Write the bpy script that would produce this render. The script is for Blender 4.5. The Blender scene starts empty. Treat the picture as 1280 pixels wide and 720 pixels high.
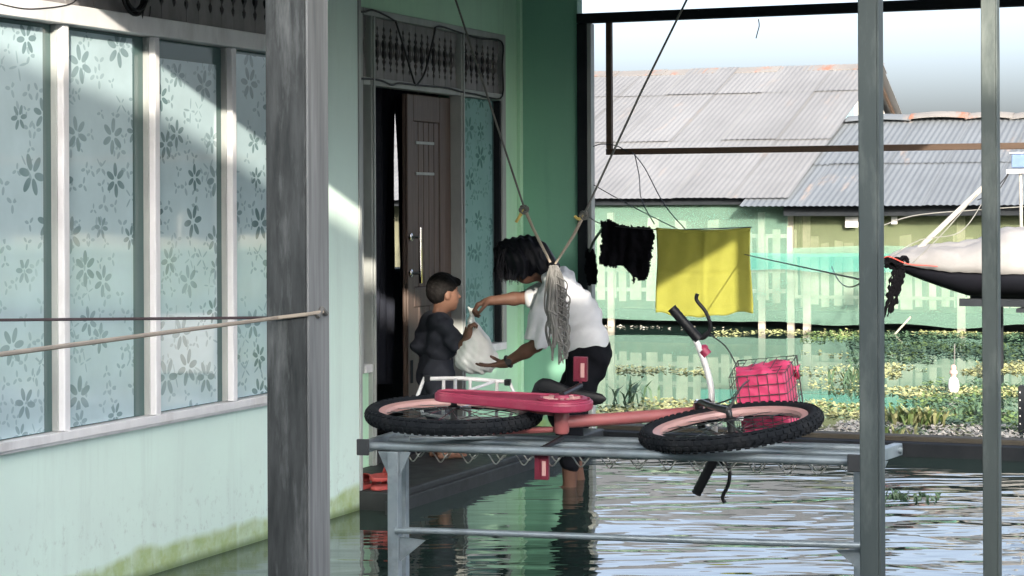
import bpy, bmesh, math, random
import numpy as np
from mathutils import Vector, Matrix, noise as mnoise
random.seed(7); rng = np.random.default_rng(7)
R = math.radians
SC = bpy.context.scene
COL = SC.collection

# ------------------------------------------------------------------ camera
CAMX, CAMH, FPX, YAW, ROLL = 4.84, 1.6, 2590.0, R(22), R(0.25)
cam = bpy.data.cameras.new('camera'); camo = bpy.data.objects.new('camera', cam); COL.objects.link(camo)
cam.sensor_width = 36; cam.lens = 36 * FPX / 1280; cam.shift_y = -103 / 1280
cam.clip_start = .1; cam.clip_end = 3000
camo.matrix_world = Matrix.Translation((CAMX, 0, CAMH)) @ Matrix.Rotation(YAW, 4, 'Z') @ Matrix.Rotation(R(90), 4, 'X') @ Matrix.Rotation(-ROLL, 4, 'Z')
SC.camera = camo

# ------------------------------------------------------------------ sky, sun, exposure
SUN_D = Vector((-1, 1.83, -.566)).normalized()          # the way the light travels
sun_el = math.asin(-SUN_D.z); sun_az = math.atan2(-SUN_D.x, -SUN_D.y)   # azimuth of the sun, clockwise from +Y
world = bpy.data.worlds.new('World'); SC.world = world; world.use_nodes = True
wn = world.node_tree.nodes; wl = world.node_tree.links
sky = wn.new('ShaderNodeTexSky'); sky.sky_type = 'NISHITA'; sky.sun_disc = False
sky.sun_elevation = sun_el; sky.sun_rotation = sun_az
sky.air_density = .65; sky.dust_density = 5.8; sky.ozone_density = 1.8; sky.altitude = 0
bg = wn['Background']; bg.inputs['Strength'].default_value = .15
hsv = wn.new('ShaderNodeHueSaturation'); hsv.inputs['Saturation'].default_value = .62      # hazy tropical air
wl.new(sky.outputs['Color'], hsv.inputs['Color']); wl.new(hsv.outputs['Color'], bg.inputs['Color'])
sl = bpy.data.lights.new('sun', 'SUN'); sl.energy = 2.0; sl.angle = R(.5); sl.color = (1, .89, .74)
so = bpy.data.objects.new('sun', sl); COL.objects.link(so)
so.rotation_euler = SUN_D.to_track_quat('-Z', 'Y').to_euler(); so.location = (12, -12, 9)
SC.view_settings.view_transform = 'Standard'; SC.view_settings.look = 'None'
SC.view_settings.gamma = 1; SC.view_settings.use_curve_mapping = False
SC.view_settings.exposure = 2.25
SC.cycles.use_denoising = True
SC.cycles.max_bounces = 8; SC.cycles.diffuse_bounces = 4; SC.cycles.glossy_bounces = 4
SC.cycles.transparent_max_bounces = 16
SC.cycles.sample_clamp_indirect = 6; SC.cycles.caustics_reflective = True; SC.cycles.caustics_refractive = False

# ------------------------------------------------------------------ placing helpers (metric scene; used to read off where things stand)
_c, _s = math.cos(YAW), math.sin(YAW)
def _un(px, py):
    x, y = px - 640, py - 257
    return x * math.cos(ROLL) - y * math.sin(ROLL), x * math.sin(ROLL) + y * math.cos(ROLL)
def at(px, py, D):
    x, y = _un(px, py); l = x / FPX * D
    return Vector((CAMX + l * _c - D * _s, D * _c + l * _s, CAMH - y / FPX * D))
def onY(px, py, Y):
    x, y = _un(px, py); return at(px, py, Y / (_c + x / FPX * _s))
def onX(px, py, X):
    x, y = _un(px, py); return at(px, py, (X - CAMX) / (x / FPX * _c - _s))
def onZ(px, py, Z):
    x, y = _un(px, py); return at(px, py, (CAMH - Z) * FPX / y)

# ------------------------------------------------------------------ materials
MATS = {}
def nd(nt, t, **kw):
    n = nt.nodes.new(t)
    for k, v in kw.items():
        setattr(n, k, v)
    return n
def mixc(nt, fac, a, b, mode='MIX'):
    m = nd(nt, 'ShaderNodeMix', data_type='RGBA', blend_type=mode)
    for sock, v in ((m.inputs[0], fac), (m.inputs[6], a), (m.inputs[7], b)):
        if hasattr(v, 'links'): nt.links.new(v, sock)
        elif isinstance(v, (int, float)): sock.default_value = v
        else: sock.default_value = (*v, 1) if len(v) == 3 else v
    return m.outputs[2]
def mth(nt, op, a, b=None, c=None, clamp=False):
    m = nd(nt, 'ShaderNodeMath', operation=op, use_clamp=clamp)
    for i, v in enumerate((a, b, c)):
        if v is None: continue
        if hasattr(v, 'links'): nt.links.new(v, m.inputs[i])
        else: m.inputs[i].default_value = v
    return m.outputs[0]
def ramp(nt, fac, stops):
    r = nd(nt, 'ShaderNodeValToRGB')
    while len(r.color_ramp.elements) < len(stops): r.color_ramp.elements.new(.5)
    for e, (p, c) in zip(r.color_ramp.elements, stops):
        e.position = p; e.color = (c, c, c, 1) if isinstance(c, (int, float)) else (*c, 1)
    nt.links.new(fac, r.inputs[0]); return r.outputs[0]
def noi(nt, vec, scale, detail=4, rough=.55, dist=0):
    n = nd(nt, 'ShaderNodeTexNoise'); n.inputs['Scale'].default_value = scale
    n.inputs['Detail'].default_value = detail; n.inputs['Roughness'].default_value = rough; n.inputs['Distortion'].default_value = dist
    if vec is not None: nt.links.new(vec, n.inputs['Vector'])
    return n.outputs[0]
def mapv(nt, vec, scale=(1, 1, 1), loc=(0, 0, 0), rot=(0, 0, 0)):
    m = nd(nt, 'ShaderNodeMapping'); m.inputs['Scale'].default_value = scale; m.inputs['Location'].default_value = loc; m.inputs['Rotation'].default_value = rot
    nt.links.new(vec, m.inputs[0]); return m.outputs[0]
def newmat(name):
    m = bpy.data.materials.new(name); m.use_nodes = True; MATS[name] = m
    nt = m.node_tree; b = nt.nodes['Principled BSDF']; return m, nt, b
def setc(nt, b, col):
    if hasattr(col, 'links'): nt.links.new(col, b.inputs['Base Color'])
    else: b.inputs['Base Color'].default_value = (*col, 1)
def bumpn(nt, b, h, strength=.3, dist=.01):
    bp = nd(nt, 'ShaderNodeBump'); bp.inputs['Strength'].default_value = strength; bp.inputs['Distance'].default_value = dist
    nt.links.new(h, bp.inputs['Height']); nt.links.new(bp.outputs[0], b.inputs['Normal'])
def mat(name, col, rough=.6, col2=None, scale=8, stretch=(1, 1, 1), metal=0, bump=.15, bscale=60, bdist=.004, spec=.5, objrand=0, dirt=None, dirtscale=3, dirtamt=.5):
    m, nt, b = newmat(name)
    pos = nd(nt, 'ShaderNodeNewGeometry').outputs['Position']
    v = mapv(nt, pos, stretch)
    n = noi(nt, v, scale, 6, .6)
    c2 = col2 if col2 else tuple(x * .72 for x in col)
    cc = mixc(nt, ramp(nt, n, [(.32, 0), (.68, 1)]), col, c2)
    if dirt:
        dn = noi(nt, mapv(nt, pos, stretch, (3, 7, 1)), dirtscale, 8, .65)
        cc = mixc(nt, ramp(nt, dn, [(.5, 0), (.68, dirtamt)]), cc, dirt)
    if objrand:
        oi = nd(nt, 'ShaderNodeObjectInfo').outputs['Random']
        hs = nd(nt, 'ShaderNodeHueSaturation')
        nt.links.new(mth(nt, 'MULTIPLY_ADD', oi, objrand * 2, 1 - objrand), hs.inputs['Value']); nt.links.new(cc, hs.inputs['Color']); cc = hs.outputs[0]
    setc(nt, b, cc)
    b.inputs['Roughness'].default_value = rough; b.inputs['Metallic'].default_value = metal; b.inputs['Specular IOR Level'].default_value = spec
    rn = noi(nt, v, scale * 2.3, 4)
    nt.links.new(mth(nt, 'MULTIPLY_ADD', rn, .3, rough - .15, clamp=True), b.inputs['Roughness'])
    if bump: bumpn(nt, b, noi(nt, mapv(nt, pos, stretch), bscale, 5), bump, bdist)
    return m

# painted walls: streaks under the sill, algae at the waterline
def wallmat(name, col, streak, algae=True):
    m, nt, b = newmat(name)
    pos = nd(nt, 'ShaderNodeNewGeometry').outputs['Position']
    sp = nd(nt, 'ShaderNodeSeparateXYZ'); nt.links.new(pos, sp.inputs[0])
    big = noi(nt, pos, 1.6, 5, .6)
    cc = mixc(nt, ramp(nt, big, [(.35, 0), (.7, .55)]), col, streak)
    st = noi(nt, mapv(nt, pos, (3.4, 3.4, .30)), 2.2, 9, .72, .25)
    cc = mixc(nt, ramp(nt, st, [(.50, 0), (.80, .42)]), cc, tuple(x * .75 for x in streak))
    sp2 = noi(nt, mapv(nt, pos, (1, 1, .8)), 22, 6, .7)
    lowz = mth(nt, 'SUBTRACT', 1.0, mth(nt, 'MULTIPLY', sp.outputs[2], 2.2), clamp=True)
    cc = mixc(nt, mth(nt, 'MULTIPLY', ramp(nt, sp2, [(.55, 0), (.7, .7)]), lowz), cc, (.26, .30, .28))
    if algae:
        wob = mth(nt, 'MULTIPLY_ADD', noi(nt, mapv(nt, pos, (1, 1, .3)), 1.6, 3, .5), .26, -.03)
        lev = mth(nt, 'SUBTRACT', wob, sp.outputs[2])
        drip = mth(nt, 'MULTIPLY', ramp(nt, noi(nt, mapv(nt, pos, (5, 5, .5)), 1.4, 4), [(.56, 1), (.70, .35)]), ramp(nt, noi(nt, pos, 9, 6, .65), [(.3, .45), (.62, 1)]))
        fac = mth(nt, 'MULTIPLY', ramp(nt, mth(nt, 'MULTIPLY_ADD', lev, 14, .5, clamp=True), [(.20, 0), (.68, 1)]), drip)
        al = mixc(nt, noi(nt, pos, 14, 5), (.24, .38, .10), (.42, .50, .20))
        cc = mixc(nt, mth(nt, 'MULTIPLY', fac, .85), cc, al)
        wet = ramp(nt, mth(nt, 'MULTIPLY_ADD', sp.outputs[2], -30, 1.2, clamp=True), [(0, 0), (1, .75)])
        cc = mixc(nt, wet, cc, (.09, .14, .05))
    setc(nt, b, cc); b.inputs['Roughness'].default_value = .55; b.inputs['Specular IOR Level'].default_value = .35
    bumpn(nt, b, noi(nt, pos, 30, 6, .6), .25, .004)
    return m
wallmat('mint_wall', (.68, .87, .80), (.62, .76, .72))
wallmat('mint_wall_shaded', (.50, .80, .58), (.44, .69, .53))  # same mint paint, with the shade of the recess put into the colour
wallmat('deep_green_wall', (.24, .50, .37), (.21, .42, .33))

def filmmat(name, tint, flower, thin=1.0):
    m, nt, b = newmat(name)
    pos = nd(nt, 'ShaderNodeNewGeometry').outputs['Position']
    sp = nd(nt, 'ShaderNodeSeparateXYZ'); nt.links.new(pos, sp.inputs[0])
    cb = nd(nt, 'ShaderNodeCombineXYZ'); nt.links.new(sp.outputs[1], cb.inputs[0]); nt.links.new(sp.outputs[2], cb.inputs[1])
    def flowers(scale, npet, c0, ra, rb, keep, off):
        v = mapv(nt, cb.outputs[0], (scale, scale, 1), off)
        vo = nd(nt, 'ShaderNodeTexVoronoi', voronoi_dimensions='2D'); vo.inputs['Scale'].default_value = 1; vo.inputs['Randomness'].default_value = .75
        nt.links.new(v, vo.inputs['Vector'])
        sub = nd(nt, 'ShaderNodeVectorMath', operation='SUBTRACT'); nt.links.new(v, sub.inputs[0]); nt.links.new(vo.outputs['Position'], sub.inputs[1])
        s2 = nd(nt, 'ShaderNodeSeparateXYZ'); nt.links.new(sub.outputs[0], s2.inputs[0])
        cs = nd(nt, 'ShaderNodeSeparateColor'); nt.links.new(vo.outputs['Color'], cs.inputs[0])
        th = mth(nt, 'ADD', mth(nt, 'ARCTAN2', s2.outputs[1], s2.outputs[0]), mth(nt, 'MULTIPLY', cs.outputs[0], 6.28))
        r = mth(nt, 'SQRT', mth(nt, 'ADD', mth(nt, 'MULTIPLY', s2.outputs[0], s2.outputs[0]), mth(nt, 'MULTIPLY', s2.outputs[1], s2.outputs[1])))
        w = 2 * math.pi / npet
        ph = mth(nt, 'SUBTRACT', mth(nt, 'MODULO', mth(nt, 'ADD', th, 20 * math.pi), w), w / 2)
        X = mth(nt, 'MULTIPLY', r, mth(nt, 'COSINE', ph)); Y = mth(nt, 'MULTIPLY', r, mth(nt, 'SINE', ph))
        k_ = mth(nt, 'MULTIPLY_ADD', cs.outputs[2], .55, .72); X = mth(nt, 'DIVIDE', X, k_); Y = mth(nt, 'DIVIDE', Y, k_)
        ex = mth(nt, 'DIVIDE', mth(nt, 'SUBTRACT', X, c0), ra); ey = mth(nt, 'DIVIDE', Y, rb)
        d = mth(nt, 'ADD', mth(nt, 'MULTIPLY', ex, ex), mth(nt, 'MULTIPLY', ey, ey))
        mk = ramp(nt, d, [(.82, 1), (1.0, 0)])
        return mth(nt, 'MULTIPLY', mk, mth(nt, 'GREATER_THAN', cs.outputs[1], keep))
    f1 = flowers(4.8, 6, .20, .14, .066, .14, (.3, .2, 0))
    f2 = flowers(13, 3, .26, .2, .1, .5, (5.3, 1.7, 0))
    f3 = flowers(7.5, 4, .22, .17, .035, .72, (9.1, 4.4, 0))
    fac = mth(nt, 'MAXIMUM', f1, mth(nt, 'MULTIPLY', mth(nt, 'MAXIMUM', f2, f3), .6))
    fade = ramp(nt, noi(nt, pos, 2.2, 3), [(.3, .35), (.65, .95)])
    low = ramp(nt, mth(nt, 'MULTIPLY_ADD', noi(nt, pos, 5, 4), .7, 0), [(.2, 0), (.6, 1)])
    tint2 = tuple(x * .82 for x in tint)
    cc = mixc(nt, low, tint, tint2)
    cc = mixc(nt, mth(nt, 'MULTIPLY', fac, fade), cc, flower)
    setc(nt, b, cc); b.inputs['Roughness'].default_value = .04; b.inputs['IOR'].default_value = 1.85
    bumpn(nt, b, noi(nt, mapv(nt, pos, (1, 1, .6)), 2.5, 2), .05, .02)
    return m
filmmat('floral_film', (.44, .58, .63), (.10, .175, .185))
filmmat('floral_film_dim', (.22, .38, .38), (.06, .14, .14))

def netmat(name, col, alpha, sc):
    m, nt, b = newmat(name)
    pos = nd(nt, 'ShaderNodeNewGeometry').outputs['Position']
    n = noi(nt, mapv(nt, pos, (1, 1, 1.6)), 1.7, 6, .65)
    cc = mixc(nt, ramp(nt, n, [(.35, 0), (.65, 1)]), col, tuple(x * .62 for x in col))
    fine = noi(nt, pos, sc, 2)
    a = mth(nt, 'ADD', ramp(nt, n, [(.3, alpha - .12), (.7, alpha + .14)]), mth(nt, 'MULTIPLY_ADD', fine, .3, -.15), clamp=True)
    df = nd(nt, 'ShaderNodeBsdfDiffuse'); tl = nd(nt, 'ShaderNodeBsdfTranslucent'); tr = nd(nt, 'ShaderNodeBsdfTransparent')
    nt.links.new(cc, df.inputs[0]); nt.links.new(cc, tl.inputs[0])
    m1 = nd(nt, 'ShaderNodeMixShader'); m1.inputs[0].default_value = .25; nt.links.new(df.outputs[0], m1.inputs[1]); nt.links.new(tl.outputs[0], m1.inputs[2])
    m2 = nd(nt, 'ShaderNodeMixShader'); nt.links.new(a, m2.inputs[0]); nt.links.new(tr.outputs[0], m2.inputs[1]); nt.links.new(m1.outputs[0], m2.inputs[2])
    nt.links.new(m2.outputs[0], nt.nodes['Material Output'].inputs[0])
    return m
netmat('green_net', (.22, .38, .30), .52, 120)
netmat('teal_net', (.10, .42, .36), .38, 120)
netmat('olive_net', (.20, .24, .14), .62, 120)

def zincmat(name, col, rust, amt, th=.6):
    m, nt, b = newmat(name)
    pos = nd(nt, 'ShaderNodeNewGeometry').outputs['Position']
    oi = nd(nt, 'ShaderNodeObjectInfo').outputs['Random']
    n = noi(nt, mapv(nt, pos, (1, .5, 1)), 1.1, 6, .6)
    cc = mixc(nt, ramp(nt, n, [(.35, 0), (.65, 1)]), col, tuple(x * .8 for x in col))
    st = noi(nt, mapv(nt, pos, (5, .5, .5)), 1.6, 5, .6)
    cc = mixc(nt, ramp(nt, st, [(.55, 0), (.75, .4)]), cc, tuple(x * .6 for x in col))
    rn = noi(nt, mapv(nt, pos, (2.5, .7, .7), (4, 2, 0)), 1.3, 7, .7)
    cc = mixc(nt, ramp(nt, rn, [(th, 0), (th + .1, amt)]), cc, rust)
    hs = nd(nt, 'ShaderNodeHueSaturation'); nt.links.new(mth(nt, 'MULTIPLY_ADD', oi, .08, .96), hs.inputs['Value']); nt.links.new(cc, hs.inputs['Color'])
    setc(nt, b, hs.outputs[0]); b.inputs['Roughness'].default_value = .62; b.inputs['Metallic'].default_value = 0; b.inputs['Specular IOR Level'].default_value = .3
    return m
zincmat('zinc_pale', (.17, .174, .18), (.30, .2, .13), .2)
zincmat('zinc_blue', (.12, .135, .15), (.30, .21, .15), .4)
zincmat('rust_cap', (.19, .18, .17), (.24, .09, .045), .8, .52)
zincmat('zinc_dark', (.4, .4, .4), (.2, .1, .06), .3)

def watermat():
    m, nt, b = newmat('water')
    pos = nd(nt, 'ShaderNodeNewGeometry').outputs['Position']
    n = noi(nt, pos, .7, 4)
    setc(nt, b, mixc(nt, n, (.014, .036, .03), (.028, .05, .04)))
    b.inputs['Roughness'].default_value = .015; b.inputs['IOR'].default_value = 1.4
    sp = nd(nt, 'ShaderNodeSeparateXYZ'); nt.links.new(pos, sp.inputs[0])
    rot = R(-22)
    v1 = mapv(nt, pos, (1, 1, 1), rot=(0, 0, rot))
    w1 = noi(nt, mapv(nt, v1, (1.3, 3.0, 1)), 1.0, 2, .45, .6)
    w2 = noi(nt, mapv(nt, v1, (3.2, 9, 1)), 1.0, 1, .5, .3)
    # rings running out from where the man stands
    dv = nd(nt, 'ShaderNodeVectorMath', operation='DISTANCE'); nt.links.new(pos, dv.inputs[0]); dv.inputs[1].default_value = (.67, 11.15, 0)
    ring = mth(nt, 'SINE', mth(nt, 'MULTIPLY_ADD', dv.outputs[1], 15, mth(nt, 'MULTIPLY', w1, 6)))
    # nearly still along the house wall, livelier on the open side
    live = ramp(nt, mth(nt, 'MULTIPLY', sp.outputs[0], .34), [(.0, .16), (.35, .8), (1, 1)])
    calm = ramp(nt, mth(nt, 'MULTIPLY_ADD', sp.outputs[1], .1, -1.25), [(0, 1), (.12, .13)])
    h = mth(nt, 'ADD', mth(nt, 'MULTIPLY', w1, 1.0), mth(nt, 'MULTIPLY', w2, .2))
    h = mth(nt, 'ADD', h, mth(nt, 'MULTIPLY', ring, .05))
    h = mth(nt, 'MULTIPLY', h, mth(nt, 'MULTIPLY', live, calm))
    bumpn(nt, b, h, 1.0, .015)
    return m
watermat()

mat('post_timber', (.028, .032, .033), .85, (.066, .072, .074), 26, (1, 1, .16), bump=.6, bscale=45, bdist=.006, dirt=(.14, .15, .152), dirtscale=22, dirtamt=.7, spec=.2)
mat('post_timber_lit_side', (.24, .25, .252), .75, (.11, .118, .12), 26, (1, 1, .05), bump=.4, bscale=30, bdist=.004)  # paler copy for one face: the fall of light put into the colour
mat('steel_post', (.04, .056, .058), .65, (.058, .076, .076), 7, (1, 1, .25), bump=.3, bscale=30, dirt=(.30, .34, .32), dirtscale=6, dirtamt=.3)
mat('dark_beam', (.010, .013, .017), .75, (.018, .021, .025), 6, bump=.2, spec=.15)
mat('bar_wood', (.058, .036, .024), .7, (.075, .046, .03), 10, (.2, 1, 1), bump=.3)
mat('orange_bar', (.42, .30, .18), .6)
mat('white_frame', (.76, .77, .79), .5, (.64, .65, .68), 7, (1, 1, .4), bump=.15, dirt=(.30, .28, .27), dirtscale=5, dirtamt=.35)
mat('grey_frame', (.40, .43, .42), .55, (.28, .30, .30), 7, (1, 1, .4), bump=.15)
mat('lattice_wood', (.25, .245, .25), .65, (.16, .155, .16), 9, (1, 1, .4), bump=.3, objrand=.12)
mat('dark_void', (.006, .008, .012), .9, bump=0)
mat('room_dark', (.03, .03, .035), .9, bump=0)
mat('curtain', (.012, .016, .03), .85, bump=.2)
mat('door_wood', (.12, .085, .07), .5, (.075, .052, .044), 5, (6, 6, .5), bump=.25, bscale=14)
mat('door_groove', (.045, .03, .025), .6, bump=0)
mat('chrome', (.75, .77, .78), .18, (.6, .6, .62), metal=1, bump=0)
mat('slab_dark', (.025, .03, .034), .6, (.014, .017, .019), 6, bump=.3, bscale=25)
m_, nt_, b_ = newmat('plain_glass'); b_.inputs['Base Color'].default_value = (.07, .125, .125, 1); b_.inputs['Roughness'].default_value = .04; b_.inputs['IOR'].default_value = 1.55
mat('bench_steel', (.20, .25, .28), .35, (.27, .32, .35), 10, metal=.35, bump=.1, dirt=(.10, .11, .12), dirtscale=9, dirtamt=.5)
mat('bench_cap', (.03, .035, .04), .6, bump=0)
mat('spring_wire', (.42, .43, .40), .35, metal=.6, bump=0)
mat('tyre', (.006, .0085, .012), .85, (.012, .015, .019), 20, bump=.4, bscale=120, dirt=(.05, .05, .05), dirtscale=8, dirtamt=.25, spec=.2)
mat('pink_rim', (.60, .36, .34), .45, (.50, .30, .28), 12, bump=.1)
mat('pink_paint', (.38, .12, .12), .4, (.31, .095, .098), 7, bump=.1, dirt=(.30, .17, .15), dirtscale=8, dirtamt=.4)
mat('crimson_plastic', (.33, .035, .085), .42, (.27, .028, .068), 8, bump=.12, dirt=(.42, .16, .19), dirtscale=10, dirtamt=.35)
mat('pedal_red', (.17, .018, .04), .45, (.13, .014, .03), 12, bump=.1)
mat('white_paint', (.72, .72, .71), .35, (.60, .60, .60), 9, bump=.05, dirt=(.25, .24, .22), dirtscale=14, dirtamt=.4)
mat('black_plastic', (.006, .007, .009), .5, (.010, .011, .013), 12, bump=.1, spec=.3)
mat('dark_metal', (.06, .062, .065), .35, metal=.8, bump=.05)
mat('bright_pink', (.78, .085, .21), .42, (.66, .06, .16), 10, bump=.3, bscale=24, bdist=.01)
mat('basket_wire', (.13, .12, .12), .4, metal=.5, bump=0)
mat('skin_man', (.12, .065, .047), .6, (.095, .05, .036), 14, bump=.12, bscale=150, spec=.25)
mat('skin_boy', (.19, .10, .07), .6, (.155, .082, .057), 14, bump=.12, bscale=150, spec=.35)
mat('skin_leg', (.52, .30, .23), .55, bump=.1)
mat('hair', (.003, .0035, .006), .5, (.006, .0065, .010), 30, (1, 1, .3), bump=.5, bscale=90, spec=.16)
mat('hair_boy', (.004, .0036, .004), .75, (.011, .010, .010), 40, bump=.6, bscale=160, spec=.15)
mat('white_shirt', (.62, .64, .68), .85, (.54, .56, .60), 7, bump=.25, bscale=30, bdist=.008)
mat('boy_shirt', (.045, .049, .065), .9, (.034, .037, .050), 12, bump=.3, bscale=60, spec=.15)
mat('boy_shorts', (.055, .06, .08), .9, (.043, .047, .062), 12, bump=.3, bscale=60, spec=.15)
mat('black_shorts', (.004, .005, .008), .9, (.007, .008, .011), 10, bump=.3, bscale=40, spec=.12)
mat('eye_white', (.10, .08, .07), .3, bump=0)
mat('lips', (.26, .10, .085), .5, bump=0)
m_, nt_, b_ = newmat('plastic_bag'); b_.inputs['Base Color'].default_value = (.84, .86, .86, 1); b_.inputs['Roughness'].default_value = .3
b_.inputs['Transmission Weight'].default_value = .0
bumpn(nt_, b_, noi(nt_, mapv(nt_, nd(nt_, 'ShaderNodeNewGeometry').outputs['Position'], (1, 1, .45)), 26, 4, .6), .7, .012)
mat('net_cord', (.24, .24, .235), .85, (.12, .12, .118), 40, (1, 1, .3), bump=.3)
mat('grey_rope', (.16, .16, .15), .85, bump=.3, bscale=200)
mat('dark_rope', (.05, .035, .04), .85, bump=.2, bscale=200)
mat('tan_rope', (.42, .36, .29), .85, bump=.3, bscale=200)
mat('yellow_rope', (.72, .55, .16), .8, bump=.2, bscale=200)
mat('wire_black', (.012, .012, .014), .5, bump=0)
mat('towel_yellow', (.255, .26, .042), .92, (.23, .235, .037), 12, bump=.4, bscale=160, bdist=.003)
mat('cloth_black', (.003, .0035, .005), .95, (.005, .005, .007), 10, bump=.5, bscale=60, bdist=.01, spec=.05)
mat('red_rubber', (.40, .075, .065), .45, (.33, .055, .05), 12, bump=.1)
mat('fence_wood', (.34, .335, .26), .85, (.27, .265, .205), 5, (2, 2, .4), bump=.3, objrand=.2)
mat('fence_post', (.36, .33, .28), .85, (.27, .25, .21), 5, (2, 2, .4), bump=.3)
mat('old_wall', (.13, .13, .085), .9, (.085, .085, .06), 3, bump=.2)
mat('gable_board', (.56, .55, .50), .85, (.46, .45, .42), 5, (1, 1, .3), bump=.2, objrand=.15)
mat('gable_blue', (.30, .48, .52), .85, bump=.1)
mat('mud', (.05, .045, .035), .9, bump=.3)
mat('tarp_white', (.22, .217, .215), .7, (.185, .18, .178), 4, bump=.3, bscale=8, bdist=.03)
mat('hull_dark', (.006, .007, .010), .8, (.009, .009, .013), 4, bump=.1, spec=.08)
mat('pole_white', (.30, .29, .265), .6, bump=.1)
mat('lamp_blue', (.10, .16, .30), .4, bump=0)
mat('lamp_grey', (.35, .36, .38), .4, metal=.4, bump=0)
mat('bundle_black', (.003, .003, .004), .95, bump=.4, spec=.05)
mat('red_cord', (.5, .05, .03), .7, bump=0)
mat('paper_white', (.75, .75, .74), .8, bump=0)
mat('leaf_yellow', (.25, .28, .11), .6, (.36, .35, .18), 9, bump=0)
mat('leaf_green', (.085, .15, .05), .55, (.15, .21, .06), 9, bump=0)
mat('leaf_dark', (.045, .095, .055), .6, (.075, .13, .065), 9, bump=0)
mat('leaf_dry', (.42, .40, .36), .7, (.30, .28, .25), 9, bump=0)
mat('bottle_white', (.75, .74, .74), .4, bump=0)
mat('bottle_pink', (.62, .38, .34), .5, bump=0)
mat('sun_block_wall', (.45, .45, .42), .8, bump=0)
mat('crate_white', (.72, .72, .70), .6, bump=.05)

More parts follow.
